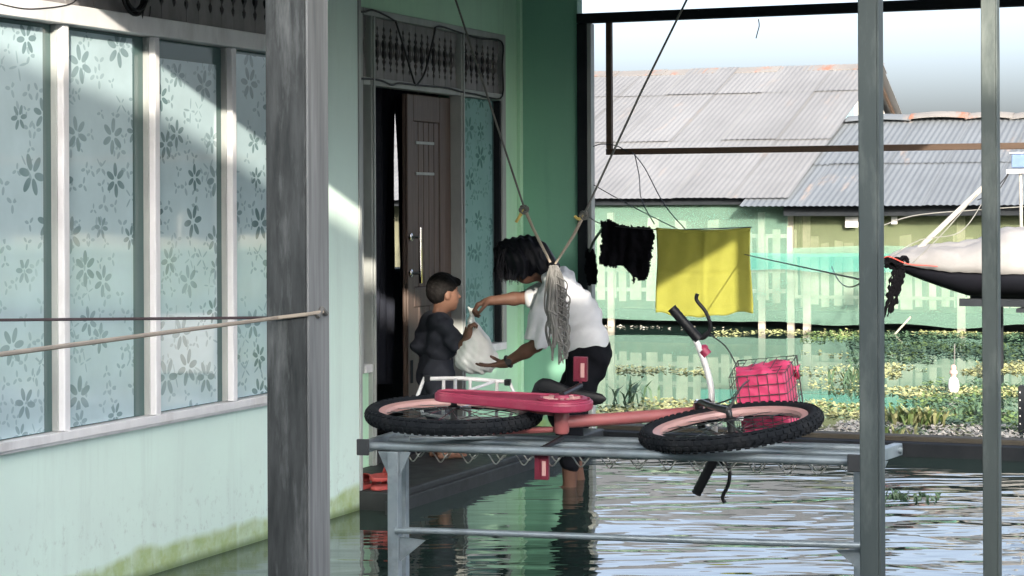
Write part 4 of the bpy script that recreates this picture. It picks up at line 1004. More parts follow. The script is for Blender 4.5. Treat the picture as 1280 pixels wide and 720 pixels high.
# shirt
def wr_m(X, Y, Z):
    L = X * _c + Y * _s; a = L * .75 + Z * .66; b = L * .66 - Z * .75
    return .0075 * np.sin(b * 46 + 2.5 * np.sin(a * 9 + 1)) * (.4 + .6 * np.sin(a * 11 + b * 3) ** 2) + .005 * np.sin(b * 95 + a * 22 + 3 * np.sin(a * 14)) * np.sin(a * 17 + 2) ** 2 + .003 * np.sin(a * 20 + Y * 8)
S_ = [('c', mp(702, 355, -.10), mp(724, 391, -.10), .082, .108, .05), ('c', mp(702, 355, .10), mp(724, 391, .10), .082, .108, .05), ('c', mp(705, 363), mp(726, 397), .10, .112, .05),
      ('c', mp(724, 391, -.09), mp(737, 429, -.08), .108, .115, .05), ('c', mp(724, 391, .09), mp(737, 429, .08), .108, .115, .05), ('c', mp(712, 405, -.06), mp(722, 440, -.06), .09, .075, .05), ('c', mp(712, 405, .06), mp(722, 440, .06), .09, .075, .05),
      ('c', mp(692, 348, -.06), mp(700, 345, .06), .07, .07, .03),
      ('c', mp(694, 357, -.165), mp(680, 398, -.205), .078, .076, .04), ('c', mp(680, 398, -.205), mp(671, 424, -.205), .076, .073, .03),
      ('c', mp(690, 362, .165), mp(668, 371, .21), .078, .07, .04),
      ('c', mp(668, 433, -.205), mp(664, 446, -.20), .062, .07, .01, 'cut'), ('e', hd - fd * .045 - up_ * .06, (.066,) * 3, None, .02, 'cut'),
      ('c', mp(716, 478, -.2), mp(716, 478, .2), .085, .085, .01, 'cut'), ('c', mp(752, 464, -.2), mp(752, 464, .2), .055, .055, .01, 'cut')]
sdf_obj('shirt', S_, 'white_shirt', man, .007, .03, wr_m, 1)
wr_s = lambda X, Y, Z: .006 * np.sin(X * 30 + Z * 22 + 2 * np.sin(Y * 17)) + .003 * np.sin(Z * 60 + X * 40)
Q = []
for sg, hx, kx, axx in ((-1, (738, 447, -.10), (712, 521, -.13), (712, 597, -.12)), (1, (736, 447, .10), (704, 517, .13), (724, 585, .20))):
    h_, k_, a_ = mp(*hx), mp(*kx), mp(*axx)
    Q += [('c', h_, k_, .112, .082, .05), ('c', k_, k_.lerp(a_, .74), .080, .060, .03)]
Q += [('c', mp(737, 440, -.06), mp(737, 440, .06), .118, .118, .05)]
sdf_obj('shorts', Q, 'black_shorts', man, .008, .03, wr_s, 1)
wd = (nwr - nel).normalized(); wc = nwr - wd * .02
u_ = wd.orthogonal().normalized(); v_ = wd.cross(u_)
wt = MB().tube([wc + (u_ * math.cos(a) + v_ * math.sin(a)) * .031 for a in np.linspace(0, 6.283, 20, endpoint=False)], .009, 8, closed=True)
wt.tube([wc - CF * .026, wc - CF * .040], .019, 14)
wt.build('wristwatch', 'black_plastic', man, smooth=True)

def bp_(px, py, dd=0): return at(px, py, 12.33 + dd)
boy = thing('person', 'small child in dark grey shirt standing on the step and holding the bag', 'person', bp_(552, 574))
bf = (CR * .90 + CF * .42).normalized(); bs = (CR * .42 - CF * .90).normalized()     # facing, and the child's right side
bh = bp_(555, 366); RB = np.array([bf, UZ, bs]).T
P = [('e', bh + UZ * .012, (.086, .098, .074), RB, .02), ('e', bh + bf * .024 - UZ * .048, (.062, .062, .056), RB, .03), ('c', bh + bf * .082 + UZ * .0, bh + bf * .097 - UZ * .025, .008, .0125, .012),
     ('c', bh + bf * .078 - UZ * .055 - bs * .014, bh + bf * .078 - UZ * .055 + bs * .014, .009, .009, .008), ('e', bh + bf * .055 - UZ * .088, (.022, .018, .024), RB, .02),
     ('e', bh + bs * .074 - UZ * .012 - bf * .008, (.02, .03, .011), RB, .006), ('e', bh - bs * .074 - UZ * .012 - bf * .008, (.02, .03, .011), RB, .006),
     ('e', bh + bf * .082 + UZ * .012 + bs * .034, (.014, .012, .018), RB, .008, 'cut'), ('e', bh + bf * .082 + UZ * .012 - bs * .034, (.014, .012, .018), RB, .008, 'cut'),
     ('c', bh - UZ * .06 - bf * .012, bp_(546, 402), .040, .046, .03)]
ctr = bp_(546, 408); hip = bp_(545, 466)
for sg in (-1, 1):
    P += [('c', ctr + bs * .07 * sg - UZ * .01, hip + bs * .05 * sg, .062, .068, .04)]
rsh, rel, rwr = ctr + bs * .125 + UZ * .005, bp_(577, 437, -.20), bp_(585.5, 418, -.29)
lsh, lel, lwr = ctr - bs * .125 + UZ * .005, bp_(563, 441, .12), bp_(583, 419, -.10)
for a, b_, c_ in ((rsh, rel, rwr), (lsh, lel, lwr)):
    P += [('c', a, b_, .036, .027, .02), ('c', b_, b_.lerp(c_, .35), .027, .028, .015), ('c', b_.lerp(c_, .35), c_, .028, .019, .015)]
P += hand(rwr, UZ * 1 + CR * .25 - CF * .05, CR * .6 - CF * .3, (.9, 1.1, .8), .68, -1)
P += hand(lwr, UZ * 1 + CR * .30 - CF * .3, CR * .5 - CF * .6, (.9, 1.1, .8), .68, 1)
fy = .10
for sg in (-1, 1):
    h_ = hip + bs * .055 * sg; k_ = bp_(549, 520) + bs * .06 * sg; a_ = bp_(550, 566) + bs * .065 * sg; a_.z = fy + .05
    P += [('c', h_, k_, .062, .042, .03), ('c', k_, k_.lerp(a_, .35), .039, .041, .02), ('c', k_.lerp(a_, .35), a_, .041, .027, .02)]
    toe = a_ + bf * .115; toe.z = fy + .019; heel = a_ - bf * .022; heel.z = fy + .025
    P += [('c', heel, a_ + bf * .04 - UZ * .012, .025, .029, .02), ('c', a_ + bf * .03 - UZ * .018, toe, .027, .018, .02)]
    for j in range(5):
        b0 = toe + bs * (.012 * (j - 2)); P.append(('c', b0, b0 + bf * (.022 - .003 * abs(j - 1.5)), .0085, .0075, .003))
sdf_obj('body', P, 'skin_boy', boy, .0055, .02, None, 1)
for sg in (-1, 1): sdf_obj('eye', [('e', bh + bf * .069 + UZ * .012 + bs * .031 * sg, (.009,) * 3, None)], 'eye_white', boy, .004, .004, None, 0)
Hh = [('e', bh + UZ * .036 - bf * .012, (.096, .088, .084), RB, .02), ('e', bh - bf * .045 - UZ * .005, (.058, .062, .074), RB, .03), ('c', bh + bf * .07 + UZ * .062 - bs * .03, bh + bf * .07 + UZ * .062 + bs * .03, .026, .026, .02),
      ('e', bh + bf * .075 - UZ * .03, (.085, .075, .10), RB, .008, 'cut'), ('e', bh + bs * .085 - UZ * .04 + bf * .005, (.04, .052, .03), RB, .008, 'cut')]
sdf_obj('hair', Hh, 'hair_boy', boy, .0055, .02, lambda X, Y, Z: .002 * np.sin(X * 170 + Z * 90) * np.sin(Y * 150 + Z * 120), 1)
wr_b = lambda X, Y, Z: .006 * np.sin((X + Y) * 30 + Z * 40 + 2 * np.sin(Z * 16)) + .003 * np.sin(X * 60 - Z * 58) + .002 * np.sin(Y * 90 + Z * 30)
T = [('c', bp_(546, 402) - bs * .06, bp_(546, 402) + bs * .06, .058, .058, .04)]
for sg in (-1, 1): T += [('c', ctr + bs * .065 * sg, bp_(545, 438) + bs * .06 * sg, .07, .083, .05)]
T += [('c', rsh, rsh.lerp(rel, .72), .052, .057, .03), ('c', lsh, lsh.lerp(lel, .7), .052, .056, .03), ('c', ctr - bs * .10 - bf * .01, bp_(523, 433, .02), .052, .048, .04),
      ('e', bh - UZ * .085, (.05,) * 3, None, .01, 'cut')]
sdf_obj('shirt', T, 'boy_shirt', boy, .006, .03, wr_b, 1)
Q = [('c', hip - bs * .03 - UZ * -.02, hip + bs * .03 - UZ * -.02, .085, .085, .04)]
for sg in (-1, 1):
    h_ = hip + bs * .055 * sg; k_ = bp_(549, 520) + bs * .06 * sg
    Q += [('c', h_, h_.lerp(k_, .95), .086, .068, .03), ('c', bp_(545, 445) + bs * .04 * sg, h_, .075, .086, .04)]
sdf_obj('shorts', Q, 'boy_shorts', boy, .006, .03, wr_b, 1)

# plastic bag between them
def gp_(px, py, dd=0): return at(px, py, 12.10 + dd)
G = [('e', gp_(596, 444), (.112, .105, .088), np.array([CR, UZ, CF]).T, .04), ('e', gp_(587, 452), (.085, .06, .075), np.array([CR, UZ, CF]).T, .04), ('e', gp_(606, 452), (.08, .06, .07), np.array([CR, UZ, CF]).T, .04),
     ('c', gp_(595, 425), gp_(590, 402), .075, .022, .05), ('c', gp_(590, 402), gp_(590.5, 388), .016, .010, .02), ('c', gp_(590, 390), gp_(597, 383), .009, .007, .01), ('c', gp_(590, 390), gp_(585, 384), .008, .006, .01)]
bagt = thing('plastic_bag', 'full white plastic bag held between the two people', 'bag', gp_(596, 466))
sdf_obj('bag_body', G, 'plastic_bag', bagt, .006, .03, lambda X, Y, Z: .004 * np.sin((X * _c + Y * _s) * 95 + Z * 18 + 2 * np.sin(Z * 30)) + .002 * np.sin(X * 120 + Z * 130), 1)

# =================================================================== HUNG THINGS ON THE TERRACE
def hp(px, py, dd=0): return at(px, py, 11.35 + dd)
hm = thing('hammock', 'bunched grey string hammock hanging from two ropes behind the person', 'hammock', hp(697, 455))
top = hp(692, 330)
r1 = [hp(553, -50), hp(598, 86), hp(655, 259)]; r2 = [hp(883, -50), hp(800, 118), hp(731, 266)]
MB().tube(r1, .006, 8).build('rope', 'grey_rope', hm, smooth=True); MB().tube(r2, .006, 8).build('rope', 'grey_rope', hm, smooth=True)
MB().tube([hp(655, 259), hp(666, 285), hp(688, 328)], [.010, .009, .007], 8).build('strap', 'tan_rope', hm, smooth=True)
MB().tube([hp(731, 266), hp(716, 296), hp(694, 330)], [.010, .009, .006], 8).build('strap', 'tan_rope', hm, smooth=True)
for (kx, ky, tail) in ((655, 262, ((651, 268), (645, 278))), (730, 269, ((724, 274), (718, 270)))):
    kn = MB()
    for i in range(5):
        a = i * 1.3; c0 = hp(kx + 2 * math.cos(a), ky + 2 * math.sin(a))
        kn.tube([c0 + Vector((.016 * math.cos(t), .012 * math.sin(t + a), .014 * math.sin(t))) for t in np.linspace(0, 6.28, 12, endpoint=False)], .006, 6, closed=True)
    kn.build('knot', 'grey_rope', hm, smooth=True)
    MB().tube(smoothpath([hp(kx, ky), hp(*tail[0]), hp(*tail[1])], 4), [.010] * 5 + [.008] * 4, 6).build('rope_end', 'yellow_rope', hm, smooth=True)
st_ = MB()
for i in range(78):
    a = random.random() * 6.28; rr = math.sqrt(random.random()); b0 = top + Vector((random.uniform(-.02, .02), random.uniform(-.02, .02), -.01))
    xa, xb = 694 + 11 * rr * math.cos(a), 699 + 13 * rr * math.cos(a) + random.uniform(-4, 4); yb = random.uniform(405, 456) if i % 4 else random.uniform(370, 410)
    da, db = .05 * rr * math.sin(a), .06 * rr * math.sin(a)
    pts = smoothpath([b0, hp(xa, 348 + 6 * random.random(), da), hp(xa + random.uniform(-4, 5), 385, da), hp((xa + xb) / 2 + random.uniform(-5, 5), (385 + yb) / 2, db), hp(xb, yb, db)], 5)
    st_.tube(pts, .0048 if i % 3 else .0075, 5)
for i in range(10):                                  # a few loops left open at the side
    y0 = 345 + 9 * i; s0 = 700 + random.uniform(-2, 4)
    st_.tube(smoothpath([hp(s0 - 4, y0, -.04), hp(s0 + 9, y0 + 8, -.05), hp(s0 + 8, y0 + 20, -.05), hp(s0 - 1, y0 + 26, -.04)], 5), .0042, 5)
st_.build('strands', 'net_cord', hm, smooth=True)

def yp(px, py, Y=12.4): return onY(px, py, Y)
ln = smoothpath([Vector((.076, 13.14, 1.53)), yp(757, 281, 12.45), yp(820, 287), yp(857, 287), yp(940, 284)], 8)
tag(MB().tube(ln, .0035, 6).build('clothes_line', 'wire_black', smooth=True), 'thin dark line the yellow towel and black rag hang on', 'line', 'thin lines across the terrace end')
tag(MB().tube(sag(onY(930, 318, 12.46), (3.44, 6.36, 1.365), .0, 12), .003, 6).build('clothes_line', 'wire_black', smooth=True), 'thin taut line from behind the yellow towel to the slim post by the bench', 'line', 'thin lines across the terrace end')
tag(MB().tube(sag((1.9, 12.5, 1.22), (3.44, 6.37, 1.36), .06, 12), .0028, 6).build('clothes_line', 'wire_black', smooth=True), 'thin sagging line right of the yellow towel', 'line', 'thin lines across the terrace end')
for lab, pts in (('thin wire hanging from the crossbar down to the top of the yellow towel', [(790, 190, 13.13), (806, 210, 12.9), (830, 255, 12.6), (857, 287, 12.41)]),
                 ('thin wire hanging from the crossbar behind the black rag', [(793, 192, 13.13), (799, 220, 12.9), (802, 250, 12.6), (818, 280, 12.42)]),
                 ('short loop of wire round the crossbar end', [(742, 183, 13.18), (752, 180, 13.12), (770, 182, 13.12), (785, 190, 13.13)]),
                 ('thin slanting wire from the corner post to the yellow towel', [(742, 231, 13.2), (790, 258, 12.9), (850, 288, 12.42)]),
                 ('wire stub hanging under the top beam', [(948, 24, 13.16), (949, 32, 13.16), (947, 40, 13.16), (945, 48, 13.16)])):
    tag(MB().tube(smoothpath([onY(*q) for q in pts], 6), .0035, 6).build('wire', 'wire_black', smooth=True), lab, 'wire', 'loose wires at the terrace end')

# yellow towel folded over the line
tw = thing('towel', 'yellow towel hanging on a line, half in shade', 'towel', yp(880, 392))
def tow(x0, x1, ztop_, zb, Y, ph):
    a, b_ = yp(x0, 288), yp(x1, 286)
    def f(u, v):
        p = a.lerp(b_, u); fo = .008 * math.sin(u * 7 + ph + v * .9) * (.3 + .7 * v) + .003 * math.sin(u * 31 + v * 5 + ph) * (1 - .6 * v) + .005 * mnoise.noise((u * 5, v * 4, ph)) - (.004 if v > .93 else 0) - .005 * math.exp(-((u - .52) / .018) ** 2) + .004 * math.exp(-((v - .5) / .02) ** 2)
        return (p.x + .006 * math.sin(v * 5 + u * 3) + (.012 * v if u > .9 else 0), Y + fo - .004 * v, ztop_ - .014 * math.sin(u * math.pi) + .003 * math.sin(u * 17 + ph) - (ztop_ - zb + .012 * math.sin(u * 5 + ph) - .006 * math.sin(u * 23)) * v)
    return MB().sheet(f, 60, 40)
tow(821, 938, 1.447, .925, 12.392, 0).build('front_fold', 'towel_yellow', tw, smooth=True, fix=False, solid=.006, sharp=0)
tow(819, 934, 1.447, .96, 12.422, 2).build('back_fold', 'towel_yellow', tw, smooth=True, fix=False, solid=.006, sharp=0)
tp = MB(); a, b_ = yp(820, 288), yp(937, 286)
tp.sheet(lambda u, v: (a.lerp(b_, u).x, 12.392 + .015 + .0165 * -math.cos(v * math.pi), 1.443 - .014 * math.sin(u * math.pi) + .012 * math.sin(v * math.pi)), 20, 6).build('top_fold', 'towel_yellow', tw, smooth=True, fix=False, solid=.006, sharp=0)
# black ragged cloth
def rag(name, label, poly, Y, seed, res=56):
    xs = [p[0] for p in poly]; ys = [p[1] for p in poly]; x0, x1, y0, y1 = min(xs), max(xs), min(ys), max(ys); m = MB(); idx = {}
    def inside(x, y):
        c = False; n = len(poly)
        for i in range(n):
            (xa, ya), (xb, yb) = poly[i], poly[(i + 1) % n]
            if (ya > y) != (yb > y) and x < (xb - xa) * (y - ya) / (yb - ya) + xa: c = not c
        return c
    def vid(i, j):
        if (i, j) not in idx:
            x, y = x0 + (x1 - x0) * i / res, y0 + (y1 - y0) * j / res
            q = onY(x + random.uniform(-.4, .4), y + random.uniform(-.4, .4), Y + .022 * mnoise.noise((x * .06, y * .03, seed)) * 2 + .003 * math.sin(x * .5 + y * .04) + .01 * mnoise.noise((x * .15, y * .1, seed + 3)))
            idx[(i, j)] = len(m.v); m.v.append(tuple(q))
        return idx[(i, j)]
    for i in range(res):
        for j in range(res):
            x, y = x0 + (x1 - x0) * (i + .5) / res, y0 + (y1 - y0) * (j + .5) / res
            e = 2.2 * mnoise.noise((x * .35, y * .35, seed))
            if inside(x + e, y + e * 1.2): m.f.append((vid(i, j), vid(i + 1, j), vid(i + 1, j + 1), vid(i, j + 1)))
    return tag(m.build(name, 'cloth_black', smooth=True, fix=False, solid=.012, sharp=0), label, 'cloth', 'dark cloths on the line')
rag('rag', 'ragged black cloth hanging left of the yellow towel', [(752, 277), (762, 274), (772, 280), (795, 284), (812, 283), (818, 290), (816, 312), (812, 326), (812, 340), (808, 350), (798, 351), (794, 344), (794, 354), (791, 355), (790, 345), (785, 338), (780, 333), (764, 334), (749, 330), (752, 300)], 12.42, 1.0)
rag('rag', 'small black cloth hanging beside the dark corner post', [(733, 312), (742, 309), (744, 322), (747, 338), (745, 355), (735, 357), (731, 340)], 12.95, 5.0, 26)
tag(MB().tube(smoothpath([onY(757, 281, 12.45), onY(750, 290, 12.6), onY(742, 302, 12.8), onY(737, 314, 12.95)], 6), .009, 6).build('cord', 'wire_black', smooth=True), 'black cord from the line down to the small black cloth', 'cord')

# ropes on the left, stake outside
dp = Vector((1.755, 5.68, 1.256)); e1 = at(0, 400, 6.2); dr = (e1 - dp); k_ = (0 - dp.x) / dr.x
tag(MB().tube([dp, dp + dr * k_], .0045, 6).build('rope', 'dark_rope', smooth=True), 'thin dark rope stretched across the windows', 'rope', 'ropes in front of the windows')
tr0 = Vector((1.83, 5.60, 1.264)); e2 = at(0, 443, 4.7); dr = e2 - tr0; stake = tr0 + dr * 1.9
tp_ = [stake, tr0 + Vector((-.03, .0, -.004)), Vector((1.90, 5.605, 1.272)), Vector((1.912, 5.69, 1.276))]
tag(MB().tube(tp_, .006, 6).build('rope', 'tan_rope', smooth=True), 'tan rope tied round the thick timber post', 'rope', 'ropes in front of the windows')
tag(MB().tube([(1.909, 5.66, 1.262), (1.909, 5.69, 1.286), (1.909, 5.72, 1.268)], .008, 6).build('knot', 'grey_rope', smooth=True), 'small rope knot on the side of the timber post', 'knot')
tag(MB().box((stake.x - .04, stake.y - .08, -.3), (stake.x + .04, stake.y, 1.5)).build('stake', 'post_timber', bevel=.006), 'timber stake the tan rope runs to', 'stake')

# cable coil over the windows and cable along the door transom
cc_ = MB(); ce = onX(166, -4, .02)
for i in range(7):
    r = .075 + .012 * random.random(); oy, oz = random.uniform(-.012, .012), random.uniform(-.01, .012)
    cc_.tube([ce + Vector((.012 * i % .03, oy + r * math.cos(t), oz + r * .85 * math.sin(t))) for t in np.linspace(0, 6.28, 26, endpoint=False)], .0055, 6, closed=True)
cc_.tube(smoothpath([ce + Vector((.02, .05, -.06)), onX(178, 28, .02), onX(186, 24, .02), onX(188, 8, .02)], 6), .003, 6)
tag(cc_.build('cable_coil', 'wire_black', smooth=True), 'coil of black cable hanging above the windows', 'cable')
q = [(445, 13), (455, 15), (468, 13), (492, 25), (497, 34), (517, 100), (519, 105), (523, 104), (532, 88), (543, 42), (545, 34), (555, 34), (576, 41), (600, 48), (627, 52), (628, 80), (628, 120), (612, 122), (596, 118), (578, 115), (560, 110), (540, 108), (519, 106), (499, 104), (490, 106), (478, 101), (468, 99), (448, 98)]
tag(MB().tube(smoothpath([onX(x, y, DX + .034) for x, y in q], 4), .006, 6).build('cable', 'wire_black', smooth=True), 'loose dark cable draped over the door lattice', 'cable')
tag(MB().tube(smoothpath([onX(x, y, .03) for x, y in ((0, 5), (30, 11), (60, 10), (85, 6), (95, 0), (97, -8))], 5), .003, 5).build('cable', 'wire_black', smooth=True), 'thin cable on the sunlit window head', 'cable')

# red slippers on the step
def slipper(label, c, yaw, z, roll=0):
    t = thing('slipper', label, 'slipper', c, 'red slippers by the door')
    M = Matrix.Rotation(yaw, 4, 'Z') @ Matrix.Rotation(roll, 4, 'X'); t.matrix_world = Matrix.Translation(c) @ M; OFF[t] = Vector()
    out = [(.125 * math.cos(a) + .012 * math.cos(2 * a), (.042 - .008 * math.cos(a + .5)) * math.sin(a), 0) for a in np.linspace(0, 6.283, 28, endpoint=False)]
    MB().prism(out, (0, 0, .022)).build('sole', 'red_rubber', t, local=True, bevel=.006)
    MB().sheet(lambda u, v: (.0 + .085 * v, (.046 - .012 * v * v) * math.cos(u * math.pi), .022 + (.055 - .022 * v) * math.sin(u * math.pi)), 14, 6).build('upper', 'red_rubber', t, local=True, smooth=True, fix=False, solid=.006)
    return t
slipper('red slipper lying on top of another by the door step', Vector((.085, 9.98, .148)), R(62), 0, R(12))
slipper('red slipper underneath the other by the door step', Vector((.10, 9.95, .101)), R(70), 0)
slipper('red slipper nearest the window wall corner', Vector((-.02, 9.93, .101)), R(80), 0)
# =================================================================== BOAT AND THINGS ON THE FAR WATER
boat = thing('boat', 'small boat under a white cover propped on timbers', 'boat', (2.2, 19.9, .7))
def stn(u):      # u 0 bow .. 1 stern ; x, half beam, bottom, sheer, top
    x = .72 + 3.3 * u; hbm = .02 + .52 * min(1, (u * 2.6)) ** .6
    bot = 1.04 - .31 * min(1, u * 4.2) ** .75; she = 1.075 - .11 * min(1, u * 4) ** .6; tp = she + .02 + .39 * min(1, u * 2.8) ** .7 - .25 * max(0, u - .6)
    return x, hbm, bot, she, tp
def hullf(u, v):
    x, h_, b, s_, t = stn(u); a = math.pi * v; return (x + .12 * (1 - u) * math.sin(a) * 0, 19.9 - h_ * math.cos(a), s_ - (s_ - b) * math.sin(a) ** .7)
def topf(u, v):
    x, h_, b, s_, t = stn(u); a = math.pi * v; wob = .02 * mnoise.noise((x * 3.5, v * 5, 2)) - .035 * (1 - abs(mnoise.noise((x * 3 + v * 4, v * 3, 4))) * 2.2) ** 3 * math.sin(a) + .012 * mnoise.noise((x * 11, v * 11, 7)) 
    return (x - .03, 19.9 - (h_ + .025) * math.cos(a), s_ - .012 + wob + (t - s_) * math.sin(a) ** .62 + .02 * math.sin(u * 21) * math.sin(a))
MB().sheet(hullf, 30, 16).build('hull', 'hull_dark', boat, smooth=True, solid=.02, sharp=0)
MB().sheet(topf, 80, 40).build('cover', 'tarp_white', boat, smooth=True, solid=.01, sharp=0)
tre = thing('trestle', 'dark timber trestle under the white covered boat', 'trestle', (2.4, 19.9, 0))
for z, y in ((.69, 19.6), (.69, 20.2)): MB().box((1.45, y - .04, z - .05), (4.1, y + .04, z + .02)).build('beam', 'dark_beam', tre)
for x in (1.72, 2.9, 3.9):
    for y in (19.6, 20.2): MB().box((x - .035, y - .035, -.5), (x + .035, y + .035, .638)).build('leg', 'dark_beam', tre)
for x in (2.05, 2.5): MB().box((x - .04, 19.3, .60), (x + .04, 20.5, .636)).build('cross_beam', 'dark_beam', tre)
def fb(px, py, D=19.75): return at(px, py, D)
bd = thing('rope_bundle', 'tangled black rope bundle hanging from the boat bow', 'rope bundle', fb(1120, 400))
m = MB()
for i in range(16):
    x0, y0 = 1106 + random.uniform(0, 34), 326 + random.uniform(-4, 6)
    xe, ye = 1100 + random.uniform(0, 22), random.uniform(365, 402)
    pts = smoothpath([fb(x0, y0), fb(1122 + random.uniform(-8, 8), 338 + random.uniform(0, 8), 19.7), fb(1118 + random.uniform(-7, 7), 362, 19.72), fb(xe, ye, 19.75)], 7)
    m.tube(pts, [.012 + .009 * math.sin(j * 1.7 + i) for j in range(len(pts))], 6)
m.build('hanging_strands', 'bundle_black', bd, smooth=True)
m = MB()
for i in range(14):
    c0 = fb(1106 + i * 2.6, 326 + random.uniform(-3, 5), 19.7)
    m.tube([c0 + Vector((.035 * math.cos(t), .03 * math.sin(t), .03 * math.sin(t + i))) for t in np.linspace(0, 6.28, 9, endpoint=False)], .013, 5, closed=True)
m.build('lashing', 'bundle_black', bd, smooth=True)
MB().tube(smoothpath([fb(1104, 323, 19.6), fb(1112, 321, 19.55), fb(1135, 330, 19.5), fb(1160, 332, 19.45), fb(1172, 333, 19.4)], 5), .0045, 6).build('red_cord', 'red_cord', bd, smooth=True)
tag(MB().tube([fb(1146, 313, 19.8), fb(1230, 233, 19.9), fb(1240, 222, 19.9)], [.027, .024, .022], 10).build('pole', 'pole_white', smooth=True), 'pale pole leaning up from the white covered boat', 'pole')
for lab, pts in (('thin line from the leaning pole to the boat bow', [(1226, 237), (1180, 290), (1150, 320), (1138, 330)]), ('thin sagging line over the boat cover', [(1230, 250), (1200, 290), (1150, 300), (1112, 322)]),
                 ('thin line below the eave of the blue grey roof', [(1085, 290), (1140, 270), (1226, 262), (1285, 258)])):
    tag(MB().tube(smoothpath([fb(x, y, 19.6 if y > 285 else 19.9) for x, y in pts], 6), .005, 5).build('line', 'grey_rope', smooth=True), lab, 'line', 'lines around the boat')
lt = thing('lamp', 'small blue and grey floodlight on a thin white pole beyond the boat', 'lamp', fb(1277, 318, 20.2))
MB().tube([fb(1277, 312, 20.2), fb(1275.5, 214, 20.2)], .016, 8).build('lamp_pole', 'pole_white', lt, smooth=True)
c0 = fb(1275, 202, 20.2); MB().box(c0 + Vector((-.075, -.05, -.06)), c0 + Vector((.10, .05, .07))).build('lamp_body', 'lamp_blue', lt, bevel=.01)
MB().box(c0 + Vector((-.095, -.06, .073)), c0 + Vector((.11, .06, .092))).build('lamp_cap', 'lamp_grey', lt, bevel=.005)
MB().box(c0 + Vector((-.13, -.05, -.12)), c0 + Vector((.06, .05, -.075))).build('bracket', 'lamp_grey', lt, bevel=.005)
for k, (xa, ya) in enumerate(((1226, 262), (1222, 250))): MB().tube(sag(c0 + Vector((-.1, 0, -.1)), fb(xa, ya, 20.1), .04, 10), .006, 5).build('lamp_cable', 'wire_black', lt, smooth=True)

c0 = onZ(1192, 492, 0)
bo = thing('bottle', 'white plastic bottle on a stick among the water plants', 'bottle', c0)
MB().tube([c0 + Vector((0, 0, -.3)), c0 + Vector((.01, 0, .42))], .005, 6).build('stick', 'grey_rope', bo, smooth=True)
MB().lathe([(.01, .0), (.036, .015), (.047, .05), (.046, .09), (.034, .125), (.022, .14)], Matrix.Translation(c0), 18).build('bottle_body', 'bottle_white', bo, smooth=True)
MB().lathe([(.02, .141), (.024, .16), (.036, .172), (.033, .19), (.02, .2), (.024, .215), (.021, .235), (.006, .245)], Matrix.Translation(c0), 16).build('bottle_neck', 'bottle_pink', bo, smooth=True)
c0 = onZ(1279, 541, 0); dpo = thing('stake', 'short dark stake at the right edge among the plants', 'stake', c0)
MB().box(c0 + Vector((-.03, -.03, -.4)), c0 + Vector((.07, .05, .33))).build('stake_shaft', 'dark_beam', dpo, bevel=.006)
for k in range(5): MB().box(c0 + Vector((-.02, -.034, .06 + k * .055)), c0 + Vector((-.012, -.0305, .07 + k * .055))).build('nail', 'paper_white', dpo)
c0 = onZ(1113, 418, 0); tag(MB().tube([c0 + Vector((-.22, 0, -.3)), c0 + Vector((.25, .0, .22))], .012, 6).build('stick', 'fence_wood', smooth=True), 'thin pale stick leaning out of the water by the fence', 'stick')

# floating plants: nobody could count the leaves
def leaves(name, label, m, specs, seed, lo=.02, hi=.045, lift=.012):
    r_ = np.random.default_rng(seed); vs = []; fs = []
    for (x0, x1, y0, y1, n, cl) in specs:
        k = 0; tries = 0
        while k < n and tries < n * 12:
            tries += 1
            x, y = r_.uniform(x0, x1), r_.uniform(y0, y1); p = onZ(x, y, 0)
            v_ = (y - y0) / max(1, y1 - y0); edge = min(v_, 1 - v_) * 2
            if mnoise.noise((p.x * 1.3 + seed, p.y * .8, 1.0)) * .7 + mnoise.noise((p.x * 4, p.y * 3, seed)) * .5 + edge * .5 < cl: continue
            if p.y > 25.9 or (p.y < 13.4 and p.x < 6): continue
            k += 1; s = r_.uniform(lo, hi); a = r_.uniform(0, 6.28); ti = r_.uniform(-.05, .55)
            d = Vector((math.cos(a) * math.cos(ti), math.sin(a) * math.cos(ti), math.sin(ti))); sd = Vector((-math.sin(a), math.cos(a), r_.uniform(-.3, .3))).normalized() * .42
            b = p + Vector((0, 0, .006 + lift * r_.random() ** 2)); n0 = len(vs)
            up = d.cross(sd).normalized() * (.12 * s)
            vs += [tuple(b), tuple(b + (d * .35 + sd) * s - up), tuple(b + (d * .75 + sd * .8) * s - up), tuple(b + d * 1.05 * s), tuple(b + (d * .75 - sd * .8) * s - up), tuple(b + (d * .35 - sd) * s - up)]
            fs += [(n0, n0 + 1, n0 + 2, n0 + 3), (n0, n0 + 3, n0 + 4, n0 + 5)]
    me = bpy.data.meshes.new(name); me.from_pydata(vs, [], fs); o = link(name, me, m)
    return tag(o, label, None, None, 'stuff')
leaves('floating_plants', 'yellow green floating leaves on the open water', 'leaf_yellow',
       [(740, 1075, 400, 411, 160, .3), (770, 885, 458, 471, 260, .2), (738, 1090, 498, 522, 1400, .2), (890, 1090, 409, 422, 240, .25), (1090, 1290, 452, 471, 800, .2), (1090, 1290, 485, 501, 650, .22), (1110, 1290, 402, 420, 300, .2), (1120, 1290, 510, 530, 260, .3), (1290, 1900, 440, 560, 2500, .25), (1000, 1090, 440, 520, 260, .45)], 3, .02, .048, .014)
leaves('floating_plants', 'fresh green water plants in low clumps', 'leaf_green',
       [(738, 1090, 502, 522, 350, .3), (1090, 1290, 425, 452, 800, .2), (1090, 1290, 500, 548, 600, .34), (1150, 1290, 470, 500, 350, .36), (1000, 1090, 415, 432, 260, .2), (1290, 1900, 430, 560, 2500, .2)], 11, .02, .05, .012)
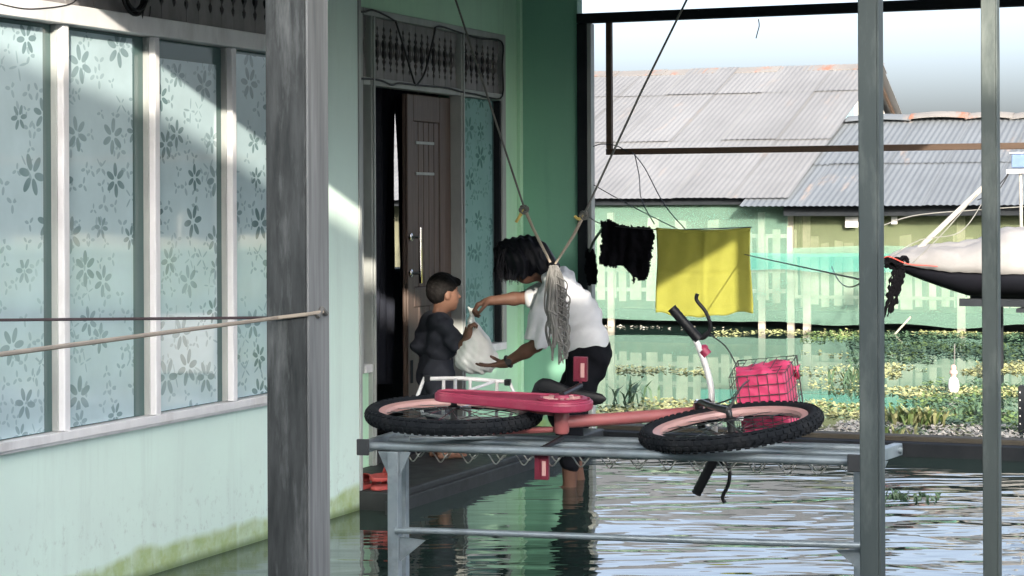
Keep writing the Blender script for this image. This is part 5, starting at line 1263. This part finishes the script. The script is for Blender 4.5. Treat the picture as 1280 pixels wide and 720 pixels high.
leaves('floating_plants', 'dark green carpet of water plants near the fence', 'leaf_dark',
       [(1060, 1290, 416, 454, 2600, .12), (1160, 1290, 470, 530, 900, .28), (1100, 1290, 500, 556, 600, .34), (1290, 1900, 420, 560, 3000, .15)], 17, .02, .05, .010)
leaves('floating_litter', 'pale dry leaves and litter floating behind the timber beam', 'leaf_dry',
       [(1040, 1290, 515, 560, 900, .2), (738, 1075, 520, 545, 420, .3), (740, 1075, 402, 411, 60, .1), (1290, 1700, 500, 560, 500, .2)], 23, .02, .05, .008)
def clump(label, px, py, n, hgt, m, seed):
    c0 = onZ(px, py, 0); r_ = random.Random(seed); t = thing('water_plant', label, 'plant', c0, 'clumps of water plants')
    for part in range(2):
        b = MB()
        for i in range(n // 2):
            a = r_.random() * 6.28; rr = r_.random() * .16; p = c0 + Vector((rr * math.cos(a) * 1.6, rr * math.sin(a), 0)); L = hgt * r_.uniform(.6, 1.2); a2 = r_.random() * 6.28; ln_ = r_.uniform(.15, .8)
            d = Vector((math.cos(a2) * ln_, math.sin(a2) * ln_, 1)).normalized(); s = Vector((-math.sin(a2), math.cos(a2), 0)) * .012
            q = p + d * L * .6; e = p + d * L + Vector((math.cos(a2), math.sin(a2), -.6)) * L * .22
            b.add([p - s * .6, p + s * .6, q + s, q - s, e], [(0, 1, 2, 3), (3, 2, 4)])
        b.build('leaves' if part else 'young_leaves', m if part or m == 'leaf_dark' else 'leaf_yellow', t, fix=False)
clump('bushy yellow green water plant between the two slim posts', 1137, 531, 150, .16, 'leaf_green', 4)
clump('small green water plant left of the bushy one', 1122, 547, 40, .10, 'leaf_green', 9)
clump('green water plant near the white bottle', 1222, 520, 60, .11, 'leaf_dark', 14)
clump('small weed floating alone on the terrace water', 1127, 621, 70, .03, 'leaf_dark', 21)
clump('thin dark reeds behind the bicycle basket', 1062, 478, 24, .20, 'leaf_dark', 31)
clump('thin weeds behind the person bending over', 790, 505, 20, .24, 'leaf_dark', 36)
for o in bpy.data.objects:
    if o.type == 'MESH' and not o.data.materials: print('NO MATERIAL', o.name)
